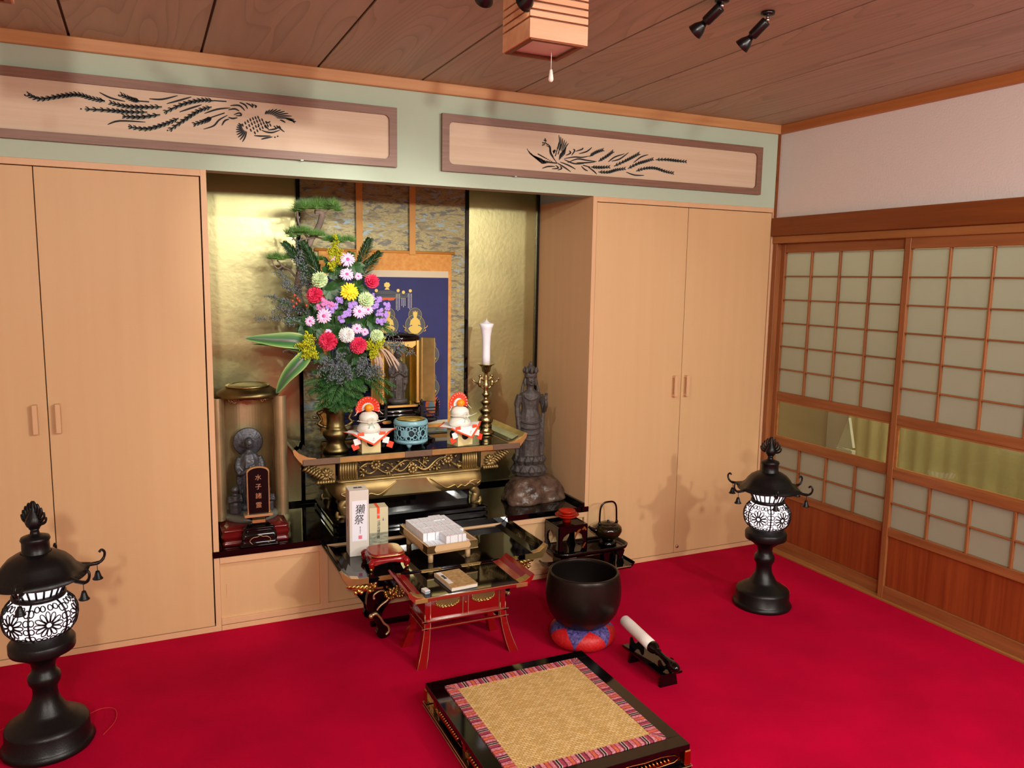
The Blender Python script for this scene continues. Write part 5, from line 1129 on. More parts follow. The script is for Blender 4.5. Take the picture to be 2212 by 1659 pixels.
# ---------------------------------------------------------------- priest platform with woven mat
pf = thing('seat_platform', 'low black lacquered seat platform with gilt openwork sides and woven mat', 'platform', (-2.062, -1.275, 0))
PX0, PX1, PY0, PY1, PZ = -2.384, -1.738, -1.622, -.936, .092
mb = MB()
W_ = .052
for x0, x1, y0, y1 in ((PX0, PX1, PY0, PY0+W_), (PX0, PX1, PY1-W_, PY1), (PX0, PX0+W_, PY0+W_, PY1-W_), (PX1-W_, PX1, PY0+W_, PY1-W_)): mb.box(x0, x1, y0, y1, .072, PZ, .001)
mb.build('top_frame', M['black'], pf)
MB().box(PX0+.012, PX1-.012, PY0+.012, PY1-.012, .022, .080).build('core', M['black'], pf)
mb = MB(); mb.box(PX0-.006, PX1+.006, PY0-.006, PY1+.006, .0005, .020, .002); mb.build('bottom_rail', M['black'], pf)
mb = MB()
for z, r_ in ((.0195, .0015), (.006, .0012)):
    mb.tube([(PX0-.007, PY0-.007, z), (PX1+.007, PY0-.007, z), (PX1+.007, PY1+.007, z), (PX0-.007, PY1+.007, z)], r_*1.3, 5, closed=True)
mb.build('gold_lines', M['goldline'], pf)
CG = P('coppery_gold', '#b5713a', .25, metal=1)
def side_mount(o, d, n, cx):
    """gilt cartouche along direction d at o, outward normal n"""
    g = MB(); d = Vector(d); n = Vector(n); o = Vector(o)
    pts = [o+d*x+Vector((0, 0, z)) for x, z in ((-.13, .0), (-.11, .012), (-.06, .018), (0, .014), (.06, .018), (.11, .012), (.13, 0), (.11, -.012), (.05, -.014), (0, -.010), (-.05, -.014), (-.11, -.012))]
    g.tube(pts, .0022, 5, closed=True)
    for i in range(13):
        x = -.085+i*.014; g.tube([o+d*x+Vector((0, 0, -.008)), o+d*(x+.003)+n*.006, o+d*(x-.002)+Vector((0, 0, .009))], [.003, .0055, .003], 6)
    g.build('gilt_openwork', CG, pf, fix=False)
for y in (-1.16, -1.44): side_mount((PX0+.009, y, .048), (0, 1, 0), (-1, 0, 0), 0)
for y in (-1.12, -1.44): side_mount((PX1-.009, y, .048), (0, 1, 0), (1, 0, 0), 0)
for x in (-2.22, -1.90): side_mount((x, PY0+.009, .048), (1, 0, 0), (0, -1, 0), 0); side_mount((x, PY1-.009, .048), (1, 0, 0), (0, 1, 0), 0)
for x, y in ((PX0+.008, PY0+.008), (PX1-.008, PY0+.008), (PX0+.008, PY1-.008), (PX1-.008, PY1-.008)):
    MB().box(x-.012, x+.012, y-.012, y+.012, .020, .0725, .003).build('corner_post', CG, pf)
for y in (-1.02, -1.30, -1.56): MB().box(PX0+.006, PX0+.014, y-.012, y+.012, .020, .072).build('gilt_post', CG, pf)
def weave():
    m, nt, b = nodes('woven_rush'); N = nt.nodes; Lk = nt.links
    tc = N.new('ShaderNodeTexCoord'); br = N.new('ShaderNodeTexBrick'); Lk.new(tc.outputs['Object'], br.inputs[0])
    br.inputs['Scale'].default_value = 1; br.inputs['Brick Width'].default_value = .016; br.inputs['Row Height'].default_value = .0085; br.inputs['Mortar Size'].default_value = .0011; br.inputs['Mortar Smooth'].default_value = .8
    br.inputs['Color1'].default_value = lin('#ecca8c'); br.inputs['Color2'].default_value = lin('#d2aa62'); br.inputs['Mortar'].default_value = lin('#a47a3c')
    wv = N.new('ShaderNodeTexWave'); wv.inputs['Scale'].default_value = 3.2; wv.inputs['Distortion'].default_value = 1.2; wv.bands_direction = 'X'; Lk.new(tc.outputs['Object'], wv.inputs[0])
    mx = N.new('ShaderNodeMix'); mx.data_type = 'RGBA'; mx.blend_type = 'MULTIPLY'; mx.inputs[0].default_value = .05; Lk.new(br.outputs[0], mx.inputs[6]); Lk.new(wv.outputs[0], mx.inputs[7]); Lk.new(mx.outputs[2], b.inputs['Base Color'])
    bp = N.new('ShaderNodeBump'); bp.inputs['Strength'].default_value = .7; bp.inputs['Distance'].default_value = .002; bp.invert = True; Lk.new(br.outputs['Fac'], bp.inputs['Height']); Lk.new(bp.outputs[0], b.inputs['Normal'])
    b.inputs['Roughness'].default_value = .7
    return m
mt = thing('woven_mat', 'square woven rush mat with striped brocade border on the low platform', 'mat', (-2.061, -1.279, PZ))
mx0, mx1, my0, my1 = PX0+W_+.001, PX1-W_-.001, PY0+W_+.001, PY1-W_-.001; bw_ = .036
MB().box(mx0+bw_, mx1-bw_, my0+bw_, my1-bw_, .0805, .0945).build('rush_field', weave(), mt)
BP = [P('border_'+n_, c_, .7, vary=.3, vscale=160, col2=c2_) for n_, c_, c2_ in (('rose', '#b5475c', '#8e2c46'), ('pink', '#e0a0a6', '#b84a5c'), ('wine', '#7a2440', '#5a1830'), ('black', '#1e1820', '#101014'), ('cream', '#d9c4b4', '#b89a90'), ('orange', '#dd7a3c', '#c04a44'))]
seq = [(3, .006), (4, .003), (0, .012), (2, .005), (1, .012), (0, .004), (5, .010), (0, .004), (1, .012), (2, .007), (4, .003)]
def border(p0, p1, inw):
    """strip of cross bands from p0 to p1 with mitred ends; inw = inward unit vector"""
    p0 = Vector(p0); p1 = Vector(p1); Ln = (p1-p0).length; d = (p1-p0)/Ln; inw = Vector(inw); mb = MB(); s = 0; i = 0; zt = .0965
    while s < Ln-1e-6:
        mi, w = seq[i % len(seq)]; e = min(Ln, s+w); i += 1; mb.cur = mi
        q = []
        for t, k in ((s, 0), (e, 0), (e, 1), (s, 1)):
            tt = min(max(t, bw_ if k else 0), Ln-(bw_ if k else 0)); pt = p0+d*tt+inw*(bw_ if k else 0); q.append((pt.x, pt.y, zt))
        mb.add(q+[(a, b_, .0805) for a, b_, _ in q], [(0, 1, 2, 3), (0, 1, 5, 4), (2, 3, 7, 6)]); s = e
    mb.build('brocade_border', BP, mt, fix=False)
border((mx0, my0, 0), (mx1, my0, 0), (0, 1, 0)); border((mx1, my0, 0), (mx1, my1, 0), (-1, 0, 0)); border((mx1, my1, 0), (mx0, my1, 0), (0, -1, 0)); border((mx0, my1, 0), (mx0, my0, 0), (1, 0, 0))
# ---------------------------------------------------------------- striker on its stand
sx0, sx1, sy0, sy1 = -1.528, -1.432, -1.180, -.905
ss = thing('striker_stand', 'small black lacquered trestle stand right of the seat platform', 'stand', (-1.48, -1.04, 0))
MB().box(sx0, sx1, sy0, sy1, .052, .062, .0015).build('top', M['black'], ss)
for y in (-1.155, -.945):
    MB().prism([(sx0+.008, .0005), (sx1-.008, .0005), (sx1-.018, .052), (sx0+.018, .052)], .014, 'y', y-.007).build('leg', M['black'], ss)
def cradle(y, h):
    MB().prism([(sx0+.014, .062), (sx1-.014, .062), (sx1-.014, .062+h), (sx1-.022, .066+h), (-1.466, .052+h*.72), (-1.48, .046+h*.66), (-1.494, .052+h*.72), (sx0+.022, .066+h), (sx0+.014, .062+h)], .008, 'y', y-.004).build('cradle', M['black'], ss)
cradle(-.940, .040); cradle(-1.135, .032)
sk = thing('bowl_striker', 'white padded striker with turned black handle resting on the trestle stand', 'striker', (-1.48, -1.04, .10))
p_w0 = Vector((-1.478, -.835, .132)); p_w1 = Vector((-1.4805, -1.045, .108)); dd = (p_w1-p_w0).normalized()
def along(t): return p_w0+dd*t
Lw = (p_w1-p_w0).length
MB().tube([along(t) for t in (0, .003, .008, .05, .15, Lw)], [.012, .0195, .0225, .0235, .0235, .0235], 24).build('padded_head', P('white_leather', '#e6dfd8', .6), sk)
hp = [(0, .0245), (.012, .0235), (.022, .020), (.030, .013), (.036, .0115), (.042, .015), (.046, .0115), (.06, .0105), (.09, .012), (.12, .0165), (.135, .0190), (.150, .0195), (.165, .0155), (.172, .008), (.174, .001)]
MB().tube([along(Lw+t) for t, r_ in hp], [r_ for t, r_ in hp], 20).build('handle', M['black'], sk)
# ---------------------------------------------------------------- lanterns
LG = P('lantern_glow', '#fff0f4', .6, emit=1.25)
BR = M['blackm']
def lantern(label):
    t = thing('floor_lantern', label, 'lantern', (0, 0, 0), group='black bronze temple floor lanterns')
    MB().lathe([(0, .0005), (.134, .0005), (.138, .010), (.130, .022), (.124, .028), (.124, .072), (.120, .082), (.108, .090), (.094, .098), (.088, .104), (.070, .112), (.062, .122), (.052, .14), (.040, .162), (.036, .185), (.037, .205), (.046, .220), (.048, .234), (.046, .246), (.037, .256), (.034, .272), (.038, .292), (.056, .306), (.064, .314), (.072, .318), (.078, .324), (.094, .330), (.096, .336), (.096, .360), (.092, .366), (.080, .370), (.078, .384), (.070, .388), (0, .388)], 48).build('pedestal', BR, t, world=False)
    gp = [(.070, .387), (.088, .396), (.101, .415), (.107, .440), (.106, .462), (.098, .484), (.084, .500), (.070, .507)]
    def gr(z):
        for (r0, z0), (r1, z1) in zip(gp[:-1], gp[1:]):
            if z0 <= z <= z1: return r0+(r1-r0)*(z-z0)/(z1-z0)
        return .07
    MB().lathe([(r-.004, z) for r, z in gp], 48).build('glowing_globe', LG, t, world=False)
    zc = .447
    for k in range(6):
        a0 = 2*pi*k/6+.5; mb = MB()
        def on(dx, dz, out=.0012):
            z = min(max(zc+dz, .388), .506); r = gr(z)+out; a = a0+dx/.104; return (r*cos(a), r*sin(a), z)
        mb.tube([on(.0085*cos(g), .0085*sin(g)) for g in [2*pi*i/14 for i in range(14)]], .0018, 5, closed=True)
        for p in range(12):
            g = 2*pi*p/12; c, s_ = cos(g), sin(g); Lp = .040
            def pt(u, w): return on((c*u-s_*w), (s_*u+c*w))
            mb.tube([pt(.010, -.0012), pt(.022, -.0048), pt(.033, -.0062), pt(.039, -.003), pt(.0405, 0), pt(.039, .003), pt(.033, .0062), pt(.022, .0048), pt(.010, .0012)], .0020, 4)
        for sx_ in (-1, 1):
            for dz in (-.040, -.014, .014, .040):
                mb.tube([on(sx_*.047+.0075*cos(g), dz+.0095*sin(g)) for g in [2*pi*i/10 for i in range(10)]], .0021, 4, closed=True)
        for dx in (-.030, -.012, .012, .030):
            for dz in (-.049, .049): mb.tube([on(dx+.008*cos(g), dz+.007*sin(g)) for g in [2*pi*i/10 for i in range(10)]], .0021, 4, closed=True)
        mb.build('flower_lattice', BR, t, world=False, fix=False)
        ar = a0+pi/6; MB().tube([((gr(z)+.001)*cos(ar), (gr(z)+.001)*sin(ar), z) for z in [.388+.0118*i for i in range(11)]], .0032, 6).build('globe_rib', BR, t, world=False)
    MB().lathe([(.068, .505), (.075, .507), (.078, .511), (.078, .519), (.072, .523), (.066, .523)], 40).build('collar', BR, t, world=False)
    MB().lathe([(.066, .522), (.090, .573)], 40).build('glowing_neck', LG, t, world=False)
    mb = MB()
    for i in range(22):
        a = 2*pi*i/22; mb.tube([(.0685*cos(a), .0685*sin(a), .523), (.093*cos(a), .093*sin(a), .573)], .0034, 5)
    mb.build('slatted_neck', BR, t, world=False, fix=False)
    rows = []
    for f, z in ((.60, .5715), (.95, .569), (.98, .5735), (.84, .586), (.74, .600), (.66, .620), (.56, .637), (.42, .650), (.30, .656)):
        rows.append([(.146*f*(1+(.10*f*f)*(abs(cos(3*a))**6))*cos(a), .146*f*(1+(.10*f*f)*(abs(cos(3*a))**6))*sin(a), z+(.008*abs(cos(3*a))**6 if f > .9 else 0)) for a in [2*pi*i/72 for i in range(72)]])
    mb = MB(); mb.strip(rows, True, True); mb.build('roof', BR, t, world=False)
    MB().lathe([(.046, .652), (.040, .658), (.039, .690), (.043, .698), (.040, .706), (.024, .712), (.014, .716), (.012, .728), (.016, .733), (0, .733)], 32).build('crown', BR, t, world=False)
    mb = MB(); mb.lathe([(.010, .728), (.022, .742), (.026, .754), (.020, .770), (.010, .788), (.005, .800), (.004, .812), (0, .823)], 20)
    for s in (-1, 1):
        for i in range(5):
            a = radians(8+i*17); c0 = (.018*cos(a), .750+.018*sin(a)*(1+.2*i)); L_ = .034
            p_ = [(c0[0], c0[1]), (c0[0]+L_*.45*cos(a-.25), c0[1]+L_*.45*sin(a-.25)), (c0[0]+L_*.85*cos(a+.1), c0[1]+L_*.85*sin(a+.1)+.002), (c0[0]+L_*1.0*cos(a+.35), c0[1]+L_*1.0*sin(a+.35)+.006)]
            mb.tube(crom([(s*x, 0, z) for x, z in p_], 4), [.0055]*4+[.0045]*4+[.0035]*4+[.002], 6)
    mb.build('flame_finial', BR, t, world=False, fix=False)
    for k in range(6):
        a = 2*pi*k/6; mb = MB(); q = lambda r, z: (r*cos(a), r*sin(a), z)
        mb.tube(crom([q(.125, .582), q(.158, .575), q(.184, .576), q(.198, .589), q(.201, .607), q(.192, .617), q(.184, .610)], 5), [.0075]*5+[.0065]*5+[.005]*5+[.0042]*16, 7)
        mb.build('roof_curl', BR, t, world=False)
        b = MB(); b.tube([q(.176, .572), q(.176, .548)], .0012, 5); b.lathe([(0, .549), (.006, .547), (.009, .537), (.012, .527), (.017, .521), (.016, .519), (0, .523)], 14, (.176*cos(a), .176*sin(a), 0)); b.build('hanging_bell', BR, t, world=False, fix=False)
    return t
lr = lantern('black bronze floor lantern glowing by the shoji doors in the far right corner'); lr.location = (-.600, -.700, 0); lr.rotation_euler = (0, 0, radians(-62))
ll = copy_tree(lr); ll.location = (-3.590, -.660, 0); ll.rotation_euler = (0, 0, radians(-40)); ll['label'] = 'black bronze floor lantern glowing at the left picture edge by the closet'
CRD = P('red_cord', '#c8202c', .6)
tag(MB().tube(crom([(-.55, -.60, .004), (-.45, -.52, .004), (-.36, -.50, .004), (-.33, -.57, .004), (-.38, -.66, .004), (-.47, -.70, .004)]), .0016, 6).build('power_cord', CRD), 'thin red power cord looping on the carpet by the far right lantern', 'cord')
tag(MB().tube(crom([(-3.52, -.56, .004), (-3.45, -.50, .004), (-3.40, -.52, .004), (-3.395, -.60, .004), (-3.43, -.68, .004)]), .0016, 6).build('power_cord', CRD), 'thin red power cord looping right of the left lantern', 'cord')
tag(MB().tube(crom([(-3.62, -.53, .004), (-3.72, -.50, .004), (-3.78, -.58, .004), (-3.80, -.70, .004)]), .0016, 6).build('power_cord', CRD), 'thin red power cord running off left behind the left lantern', 'cord')
# ---------------------------------------------------------------- ceiling lamp
def ceiling_lamp(label, cx, cy, h=.092):
    t = thing('ceiling_lamp', label, 'lamp', (cx, cy, 2.40), group='square wooden ceiling lamps')
    def frame(z0, z1, o, nm, mat, tk=.010):
        mb = MB()
        for x0, x1, y0, y1 in ((-o, o, -o, -o+tk), (-o, o, o-tk, o), (-o, -o+tk, -o+tk, o-tk), (o-tk, o, -o+tk, o-tk)): mb.box(cx+x0, cx+x1, cy+y0, cy+y1, z0, z1, .0008)
        return mb.build(nm, mat, t)
    frame(2.200, 2.252, h, 'lower_board', M['lampwood'])
    frame(2.197, 2.203, h-.006, 'bottom_trim', M['beam'], .014)
    for i in range(3): frame(2.257+i*.021, 2.273+i*.021, h, 'slat', M['lampwood'])
    frame(2.320, 2.399, h, 'upper_board', M['lampwood'])
    frame(2.21, 2.399, h-.008, 'inner_box', P('lamp_inner', '#7a4d34', .7), .004)
    MB().box(cx-h+.014, cx+h-.014, cy-h+.014, cy+h-.014, 2.207, 2.210).build('diffuser', P('diffuser', '#f2eee8', .4), t)
    MB().tube([(cx+.027, cy+.006, 2.213), (cx+.027, cy+.006, 2.150)], .0009, 5).build('pull_string', M['white'], t)
    MB().lathe([(.0035, 2.150), (.0045, 2.146), (.0075, 2.126), (.0078, 2.121), (.005, 2.116), (0, 2.114)], 14, (cx+.027, cy+.006, 0)).build('pull_knob', P('pull_plastic', '#efe6dc', .4), t)
    return t
ceiling_lamp('square slatted wooden ceiling lamp with pull string over the room', -2.161, -1.338)
ceiling_lamp('square wooden ceiling lamp whose corner shows at the top left', -3.600, -1.159)
# ---------------------------------------------------------------- spotlights
SB = P('spot_black', '#08090b', .3)
def spot(label, base, aim):
    base = Vector(base); d = (Vector(aim)-base).normalized()
    t = thing('spotlight', label, 'spotlight', (base.x, base.y, 2.40), group='black spotlights on the ceiling')
    MB().lathe([(0, 2.3995), (.022, 2.3995), (.022, 2.391), (.014, 2.388), (0, 2.388)], 20, (base.x, base.y, 0)).build('ceiling_rose', SB, t)
    MB().tube([(base.x, base.y, 2.39), (base.x, base.y, base.z)], .0045, 8).build('stem', M['steel'], t)
    MB().ball(base, .0075, 10, 8).build('joint', M['steel'], t)
    q = d.to_track_quat('Z', 'Y').to_matrix().to_4x4()
    m = MB(); m.M = Matrix.Translation(base) @ q; m.lathe([(0, .004), (.015, .004), (.0165, .007), (.0165, .060), (.015, .064), (.011, .066), (.011, .072)], 24); m.build('barrel', SB, t)
    m = MB(); m.M = Matrix.Translation(base) @ q; m.lathe([(.010, .070), (.013, .076), (.021, .090), (.026, .108), (.0255, .109), (.020, .092), (.010, .078)], 28); m.build('shade', SB, t)
    m = MB(); m.M = Matrix.Translation(base) @ q; m.lathe([(0, .100), (.016, .098), (.021, .096)], 20); m.build('bulb', P('spot_bulb', '#fff2dc', .5, emit=8) if 'spot_bulb' not in bpy.data.materials else bpy.data.materials['spot_bulb'], t)
    return base+d*.112, d
SPOTS = [('spotlight with black bell shade, outer one of the right pair', (-1.395, -1.405, 2.375), (-2.25, .35, .75), 42, 34),
         ('spotlight with black bell shade, inner one of the right pair', (-1.600, -1.43, 2.380), (-2.45, .40, .95), 42, 34),
         ('black spotlight overlapping the wooden ceiling lamp', (-2.245, -1.52, 2.325), (-2.80, .6, 1.48), 40, 22),
         ('black spotlight left of the wooden ceiling lamp at the top edge', (-2.400, -1.52, 2.325), (-2.15, .6, 1.25), 26, 30)]
SPOTS.append(('added black spotlight out of view, brightening the alcove side wall', (-3.10, -1.90, 2.30), (-1.20, .32, 1.05), 50, 27))  # unseen extra spotlight, added to brighten the right side wall of the alcove
for lb_, b_, a_, e_, sz in SPOTS:
    p_, d_ = spot(lb_, b_, a_)
    light('spot_beam', 'SPOT', p_, e_, (1, .95, .86), p_+d_, spot_size=radians(sz*1.6), spot_blend=.7, shadow_soft_size=.012)
# ---------------------------------------------------------------- flower arrangement (every stem a thing of its own)
random.seed(21)
MOUTH = Vector((-2.436, .252, .915))
def fm(n, c, **k): return P(n, c, k.pop('r', .6), **k)
CR = fm('carnation_red', '#ee2858', vary=.35, vscale=120); CG_ = fm('carnation_green', '#cfe6ac', vary=.2, vscale=120); CW = fm('carnation_white', '#f3f3f1', vary=.12, vscale=120)
CALYX = fm('calyx_green', '#56803a'); STEM = fm('stem_green', '#3f6a2e'); LEAF = fm('leaf_green', '#2c5a26', vary=.35, vscale=40, r=.45)
DP = fm('daisy_petal', '#ecc6ec', sss=.1); DC = fm('daisy_heart', '#c84f98'); YP = fm('chrysanthemum_yellow', '#f6cf10', sss=.1); LV = fm('stock_lavender', '#a883d8', sss=.1); PK_ = fm('stock_pink', '#d67bbb', sss=.1)
SG = fm('goldenrod_yellow', '#bcbf14', r=.7); SGS = fm('goldenrod_stem', '#6f8a28'); PN = fm('pine_needle', '#5a8f3a', r=.5, vary=.3, vscale=20); BK = fm('pine_bark', '#857669', r=.9, bump=.6, bscale=60, vary=.4, vscale=20)
FERN = fm('fern_green', '#2d6228', r=.55); FERN2 = fm('conifer_green', '#43713a', r=.55); LIM = fm('statice_grey', '#767c8a', r=.8); LIMS = fm('statice_stem', '#4a6b48'); CY_ = fm('cycad_green', '#1f3f1a', r=.35)
GRS = fm('pampas', '#b39a88', r=.9); BRY = fm('berry_red', '#a8452e', r=.35)
def fpos(u, v, y): return at(u, v, 1, y)
def facing(p, jx=0, jz=0):
    d = Vector((-.25+(p.x+2.43)*1.6+jx, -1, .18+(p.z-1.3)*.8+jz)).normalized()
    return d.to_track_quat('Z', 'Y')
def stem(t, p, mat=STEM, r=.0016, bend=.25):
    off = t.location; q = t.rotation_euler.to_quaternion().inverted()
    a = MOUTH+Vector((random.uniform(-.02, .02), random.uniform(-.02, .02), 0)); m = (a+p)/2; m = Vector((a.x+(p.x-a.x)*bend, a.y+(p.y-a.y)*bend+.03, m.z))
    pts = [q @ (w-off) for w in bez(a, m, (m+p)/2+Vector((0, .02, .0)), p+Vector((0, .012, -.004)), 8)]
    MB().tube(pts, r, 5).build('stem', mat, t, world=False)
def mk(name, label, cat, p, group, jx=0, jz=0):
    t = thing(name, label, cat, p, 0, group); t.rotation_euler = facing(p, jx, jz).to_euler(); return t
def carn_mesh(seed):
    rd = random.Random(seed); mb = MB()
    for ring, (n, r, h, tilt) in enumerate(((11, .029, .000, .15), (10, .025, .007, .42), (9, .020, .012, .75), (7, .014, .015, 1.05), (5, .008, .017, 1.35))):
        for i in range(n):
            a = 2*pi*i/n+ring*.3+rd.uniform(-.1, .1); w = .78*2*pi*r/n*1.25; rows = []
            for j in range(4):
                t = j/3; rr = .003+(r-.003)*t; row = []
                for k in range(6):
                    s_ = k/5-.5; ww = w*(.3+.9*t); fr = (.0042*sin(k*3.1+i)+rd.uniform(-.002, .002))*t*t*1.5
                    ra = rr+fr*.5*(j == 3); x = ra*cos(tilt*.75)*1.0; z = h+ra*sin(tilt)*.62+fr
                    row.append((x*cos(a)-s_*ww*sin(a), x*sin(a)+s_*ww*cos(a), z))
                rows.append(row)
            mb.strip(rows)
    return mb
cm = {}
def carnation(u, v, y, mat, label, s=1.0):
    p = fpos(u, v, y); t = mk('carnation', label, 'flower', p, 'carnations in the altar vase')
    k = random.choice((1, 2)); key = (mat.name, k)
    if key not in cm: cm[key] = carn_mesh(k).mesh('petals', mat, fix=False)
    o = bpy.data.objects.new('petals', cm[key]); COL.objects.link(o); o.parent = t; o.scale = (s, s, s); o.rotation_euler = (0, 0, random.random()*6)
    MB().lathe([(0, -.024), (.006, -.022), (.0075, -.010), (.010, .0)], 10).build('calyx', CALYX, t, world=False); stem(t, p)
for u, v, y, m_, lb_, s in ((681, 638, .13, CR, 'bright pink carnation left of the pink stock flowers, upper left', 1.25), (803, 608, .17, CR, 'bright pink carnation at the upper right edge of the bouquet', 1.15), (709, 737, .10, CR, 'large bright pink carnation low in the bouquet, the lowest left one', 1.42), (774, 746, .10, CR, 'bright pink carnation directly under the white carnation', 1.32),
                            (691, 605, .14, CG_, 'pale green carnation at the upper left of the bouquet', 1.25), (791, 648, .13, CG_, 'pale green carnation right of the yellow chrysanthemum', 1.25), (814, 726, .14, CG_, 'pale green carnation low at the right beside goldenrod', 1.1), (749, 724, .11, CW, 'white carnation low in the middle of the bouquet', 1.2)):
    carnation(u, v, y, m_, lb_, s)
def daisy(u, v, y, label, s=1, big=False):
    p = fpos(u, v, y); t = mk('chrysanthemum' if big else 'daisy', label, 'flower', p, None if big else 'pink daisies in the altar vase', random.uniform(-.2, .2), random.uniform(-.15, .2))
    mb = MB(); 
    rings = ((20, .036, 0, .004), (16, .031, .004, .004), (12, .024, .008, .004), (9, .016, .011, .0035)) if big else ((17, .030, 0, .0036), (13, .024, .003, .0034))
    for n, r, h, w in rings:
        for i in range(n):
            a = 2*pi*i/n+h*90+random.uniform(-.08, .08); c, s_ = cos(a), sin(a); R1 = r*random.uniform(.9, 1.08); dr = random.uniform(-.004, .003)*(2 if big else 1)
            rows = [[(q*c-k*s_, q*s_+k*c, h+z-abs(k)*-.4) for k in (-ww, 0, ww)] for q, ww, z in ((.004, w*.4, 0), (R1*.5, w*.9, .003), (R1*.85, w*.9, .003+dr*.5), (R1, w*.25, .001+dr))]
            mb.strip(rows)
    o = mb.build('petals', YP if big else DP, t, world=False, fix=False); o.scale = (s, s, s)
    o = MB().ball((0, 0, .010 if big else .003), .008, 12, 6, (1, 1, .5)).build('heart', YP if big else DC, t, world=False); o.scale = (s, s, s)
    stem(t, p)
daisy(755, 631, .115, 'yellow chrysanthemum at the centre of the bouquet', 1.2, True)
for u, v, y, s, lb_ in ((751, 561, .17, 1.2, 'topmost large pink daisy of the bouquet'), (749, 593, .15, 1.1, 'pink daisy second from the top, above the yellow chrysanthemum'), (700, 683, .11, 1.2, 'pink daisy below the left pink stock flowers'), (776, 673, .115, 1.1, 'large pink daisy below the right green carnation'),
                        (795, 669, .12, .8, 'smaller pink daisy touching the large one on its right'), (670, 694, .12, .82, 'small pink daisy at the left edge of the bouquet'), (771, 710, .115, .82, 'small pink daisy at the upper right of the white carnation'), (788, 717, .12, .62, 'small rosy daisy beside the low green carnation'),
                        (719, 557, .19, .55, 'tiny pink daisy bud left of the topmost daisy'), (774, 597, .17, .62, 'small pink daisy bud left of the upper right carnation'), (709, 718, .12, .55, 'pink daisy half hidden above the lowest left carnation')):
    daisy(u, v, y, lb_, s)
def stock(us, y, mat, label):
    p = fpos(*us[0], y); t = mk('stock_flower', label, 'flower', p, 'lavender and pink stock flowers'); q = t.rotation_euler.to_quaternion().inverted(); mb = MB()
    for u, v in us:
        c = fpos(u, v, y+random.uniform(-.012, .012))
        for k in range(7):
            d = Vector((random.uniform(-.013, .013), random.uniform(-.006, .006), random.uniform(-.013, .013))); c2 = q @ (c+d-p)
            for i in range(5):
                a = 2*pi*i/5+random.random(); r = .0085; w = .005
                mb.strip([[(c2.x, c2.y, c2.z), (c2.x+.001, c2.y, c2.z)], [(c2.x+r*.7*cos(a)-w*sin(a), c2.y+r*.7*sin(a)+w*cos(a), c2.z+.003), (c2.x+r*.7*cos(a)+w*sin(a), c2.y+r*.7*sin(a)-w*cos(a), c2.z+.003)], [(c2.x+r*cos(a)-w*.6*sin(a), c2.y+r*sin(a)+w*.6*cos(a), c2.z+.001), (c2.x+r*cos(a)+w*.6*sin(a), c2.y+r*sin(a)-w*.6*cos(a), c2.z+.001)]])
    mb.build('florets', mat, t, world=False, fix=False); stem(t, p)
stock([(693, 664), (703, 652), (716, 660)], .12, PK_, 'pink stock florets between the upper left carnation and daisy')
stock([(722, 662), (712, 668)], .12, LV, 'violet stock florets beside the pink ones')
stock([(760, 662), (765, 655)], .13, LV, 'violet stock florets under the yellow chrysanthemum')
stock([(746, 684), (738, 690), (750, 678)], .12, LV, 'violet stock florets in the middle of the bouquet')
stock([(810, 662), (820, 674), (806, 640), (816, 650)], .16, LV, 'lavender stock florets right of the green carnation')
stock([(832, 680), (836, 662), (828, 695), (820, 690)], .18, LV, 'lavender stock florets at the far right of the bouquet')
stock([(733, 647)], .12, LV, 'single small violet floret left of the yellow chrysanthemum')
def spray(name, label, cat, group, p0, tips, mat_s, mat_b, nb, size, droop=0, dens=1, rs=.0011):
    """branching sprig from the vase mouth or p0 towards several tips"""
    t = thing(name, label, cat, p0, 0, group); s = MB(); b = MB()
    for tp in tips:
        m = (p0+tp)/2+Vector((0, 0, droop)); pts = bez(p0, m, (m+tp)/2, tp, 10); s.tube([w-p0 for w in pts], rs, 4)
        for i in range(nb):
            w = pts[random.randint(4, 10)]-p0; d = Vector((random.gauss(0, 1), random.gauss(0, .6), random.gauss(.2, 1))).normalized()*random.uniform(.4, 1)*size
            s.tube([w, w+d*.6, w+d], rs*.6, 3)
            for k in range(dens): 
                c = w+d*random.uniform(.5, 1)+Vector((random.gauss(0, 1), random.gauss(0, 1), random.gauss(0, 1)))*size*.16
                b.ball(c, random.uniform(.0018, .0034), 4, 3, (1, 1, 1.3))
    s.build('stalks', mat_s, t, world=False, fix=False); b.build('blossoms', mat_b, t, world=False, kind='stuff', fix=False)
    return t
def V_(u, v, y): return fpos(u, v, y)
for p0, tips, lb_ in ((V_(722, 590, .19), [V_(725, 515, .2), V_(716, 540, .19), V_(735, 545, .18), V_(722, 528, .2), V_(715, 570, .19)], 'goldenrod spire at the very top of the bouquet'),
                      (V_(690, 770, .13), [V_(642, 745, .10), V_(655, 760, .09), V_(665, 725, .10), V_(675, 765, .09), V_(660, 742, .09), V_(648, 770, .10)], 'goldenrod clump at the lower left of the bouquet'),
                      (V_(800, 770, .13), [V_(820, 745, .10), V_(808, 765, .10), V_(828, 735, .12), V_(798, 740, .10), V_(815, 755, .09)], 'goldenrod clump at the lower right of the bouquet')):
    spray('goldenrod', lb_, 'flower', 'goldenrod sprigs in the altar vase', p0, tips, SGS, SG, 34, .022, 0, 5)
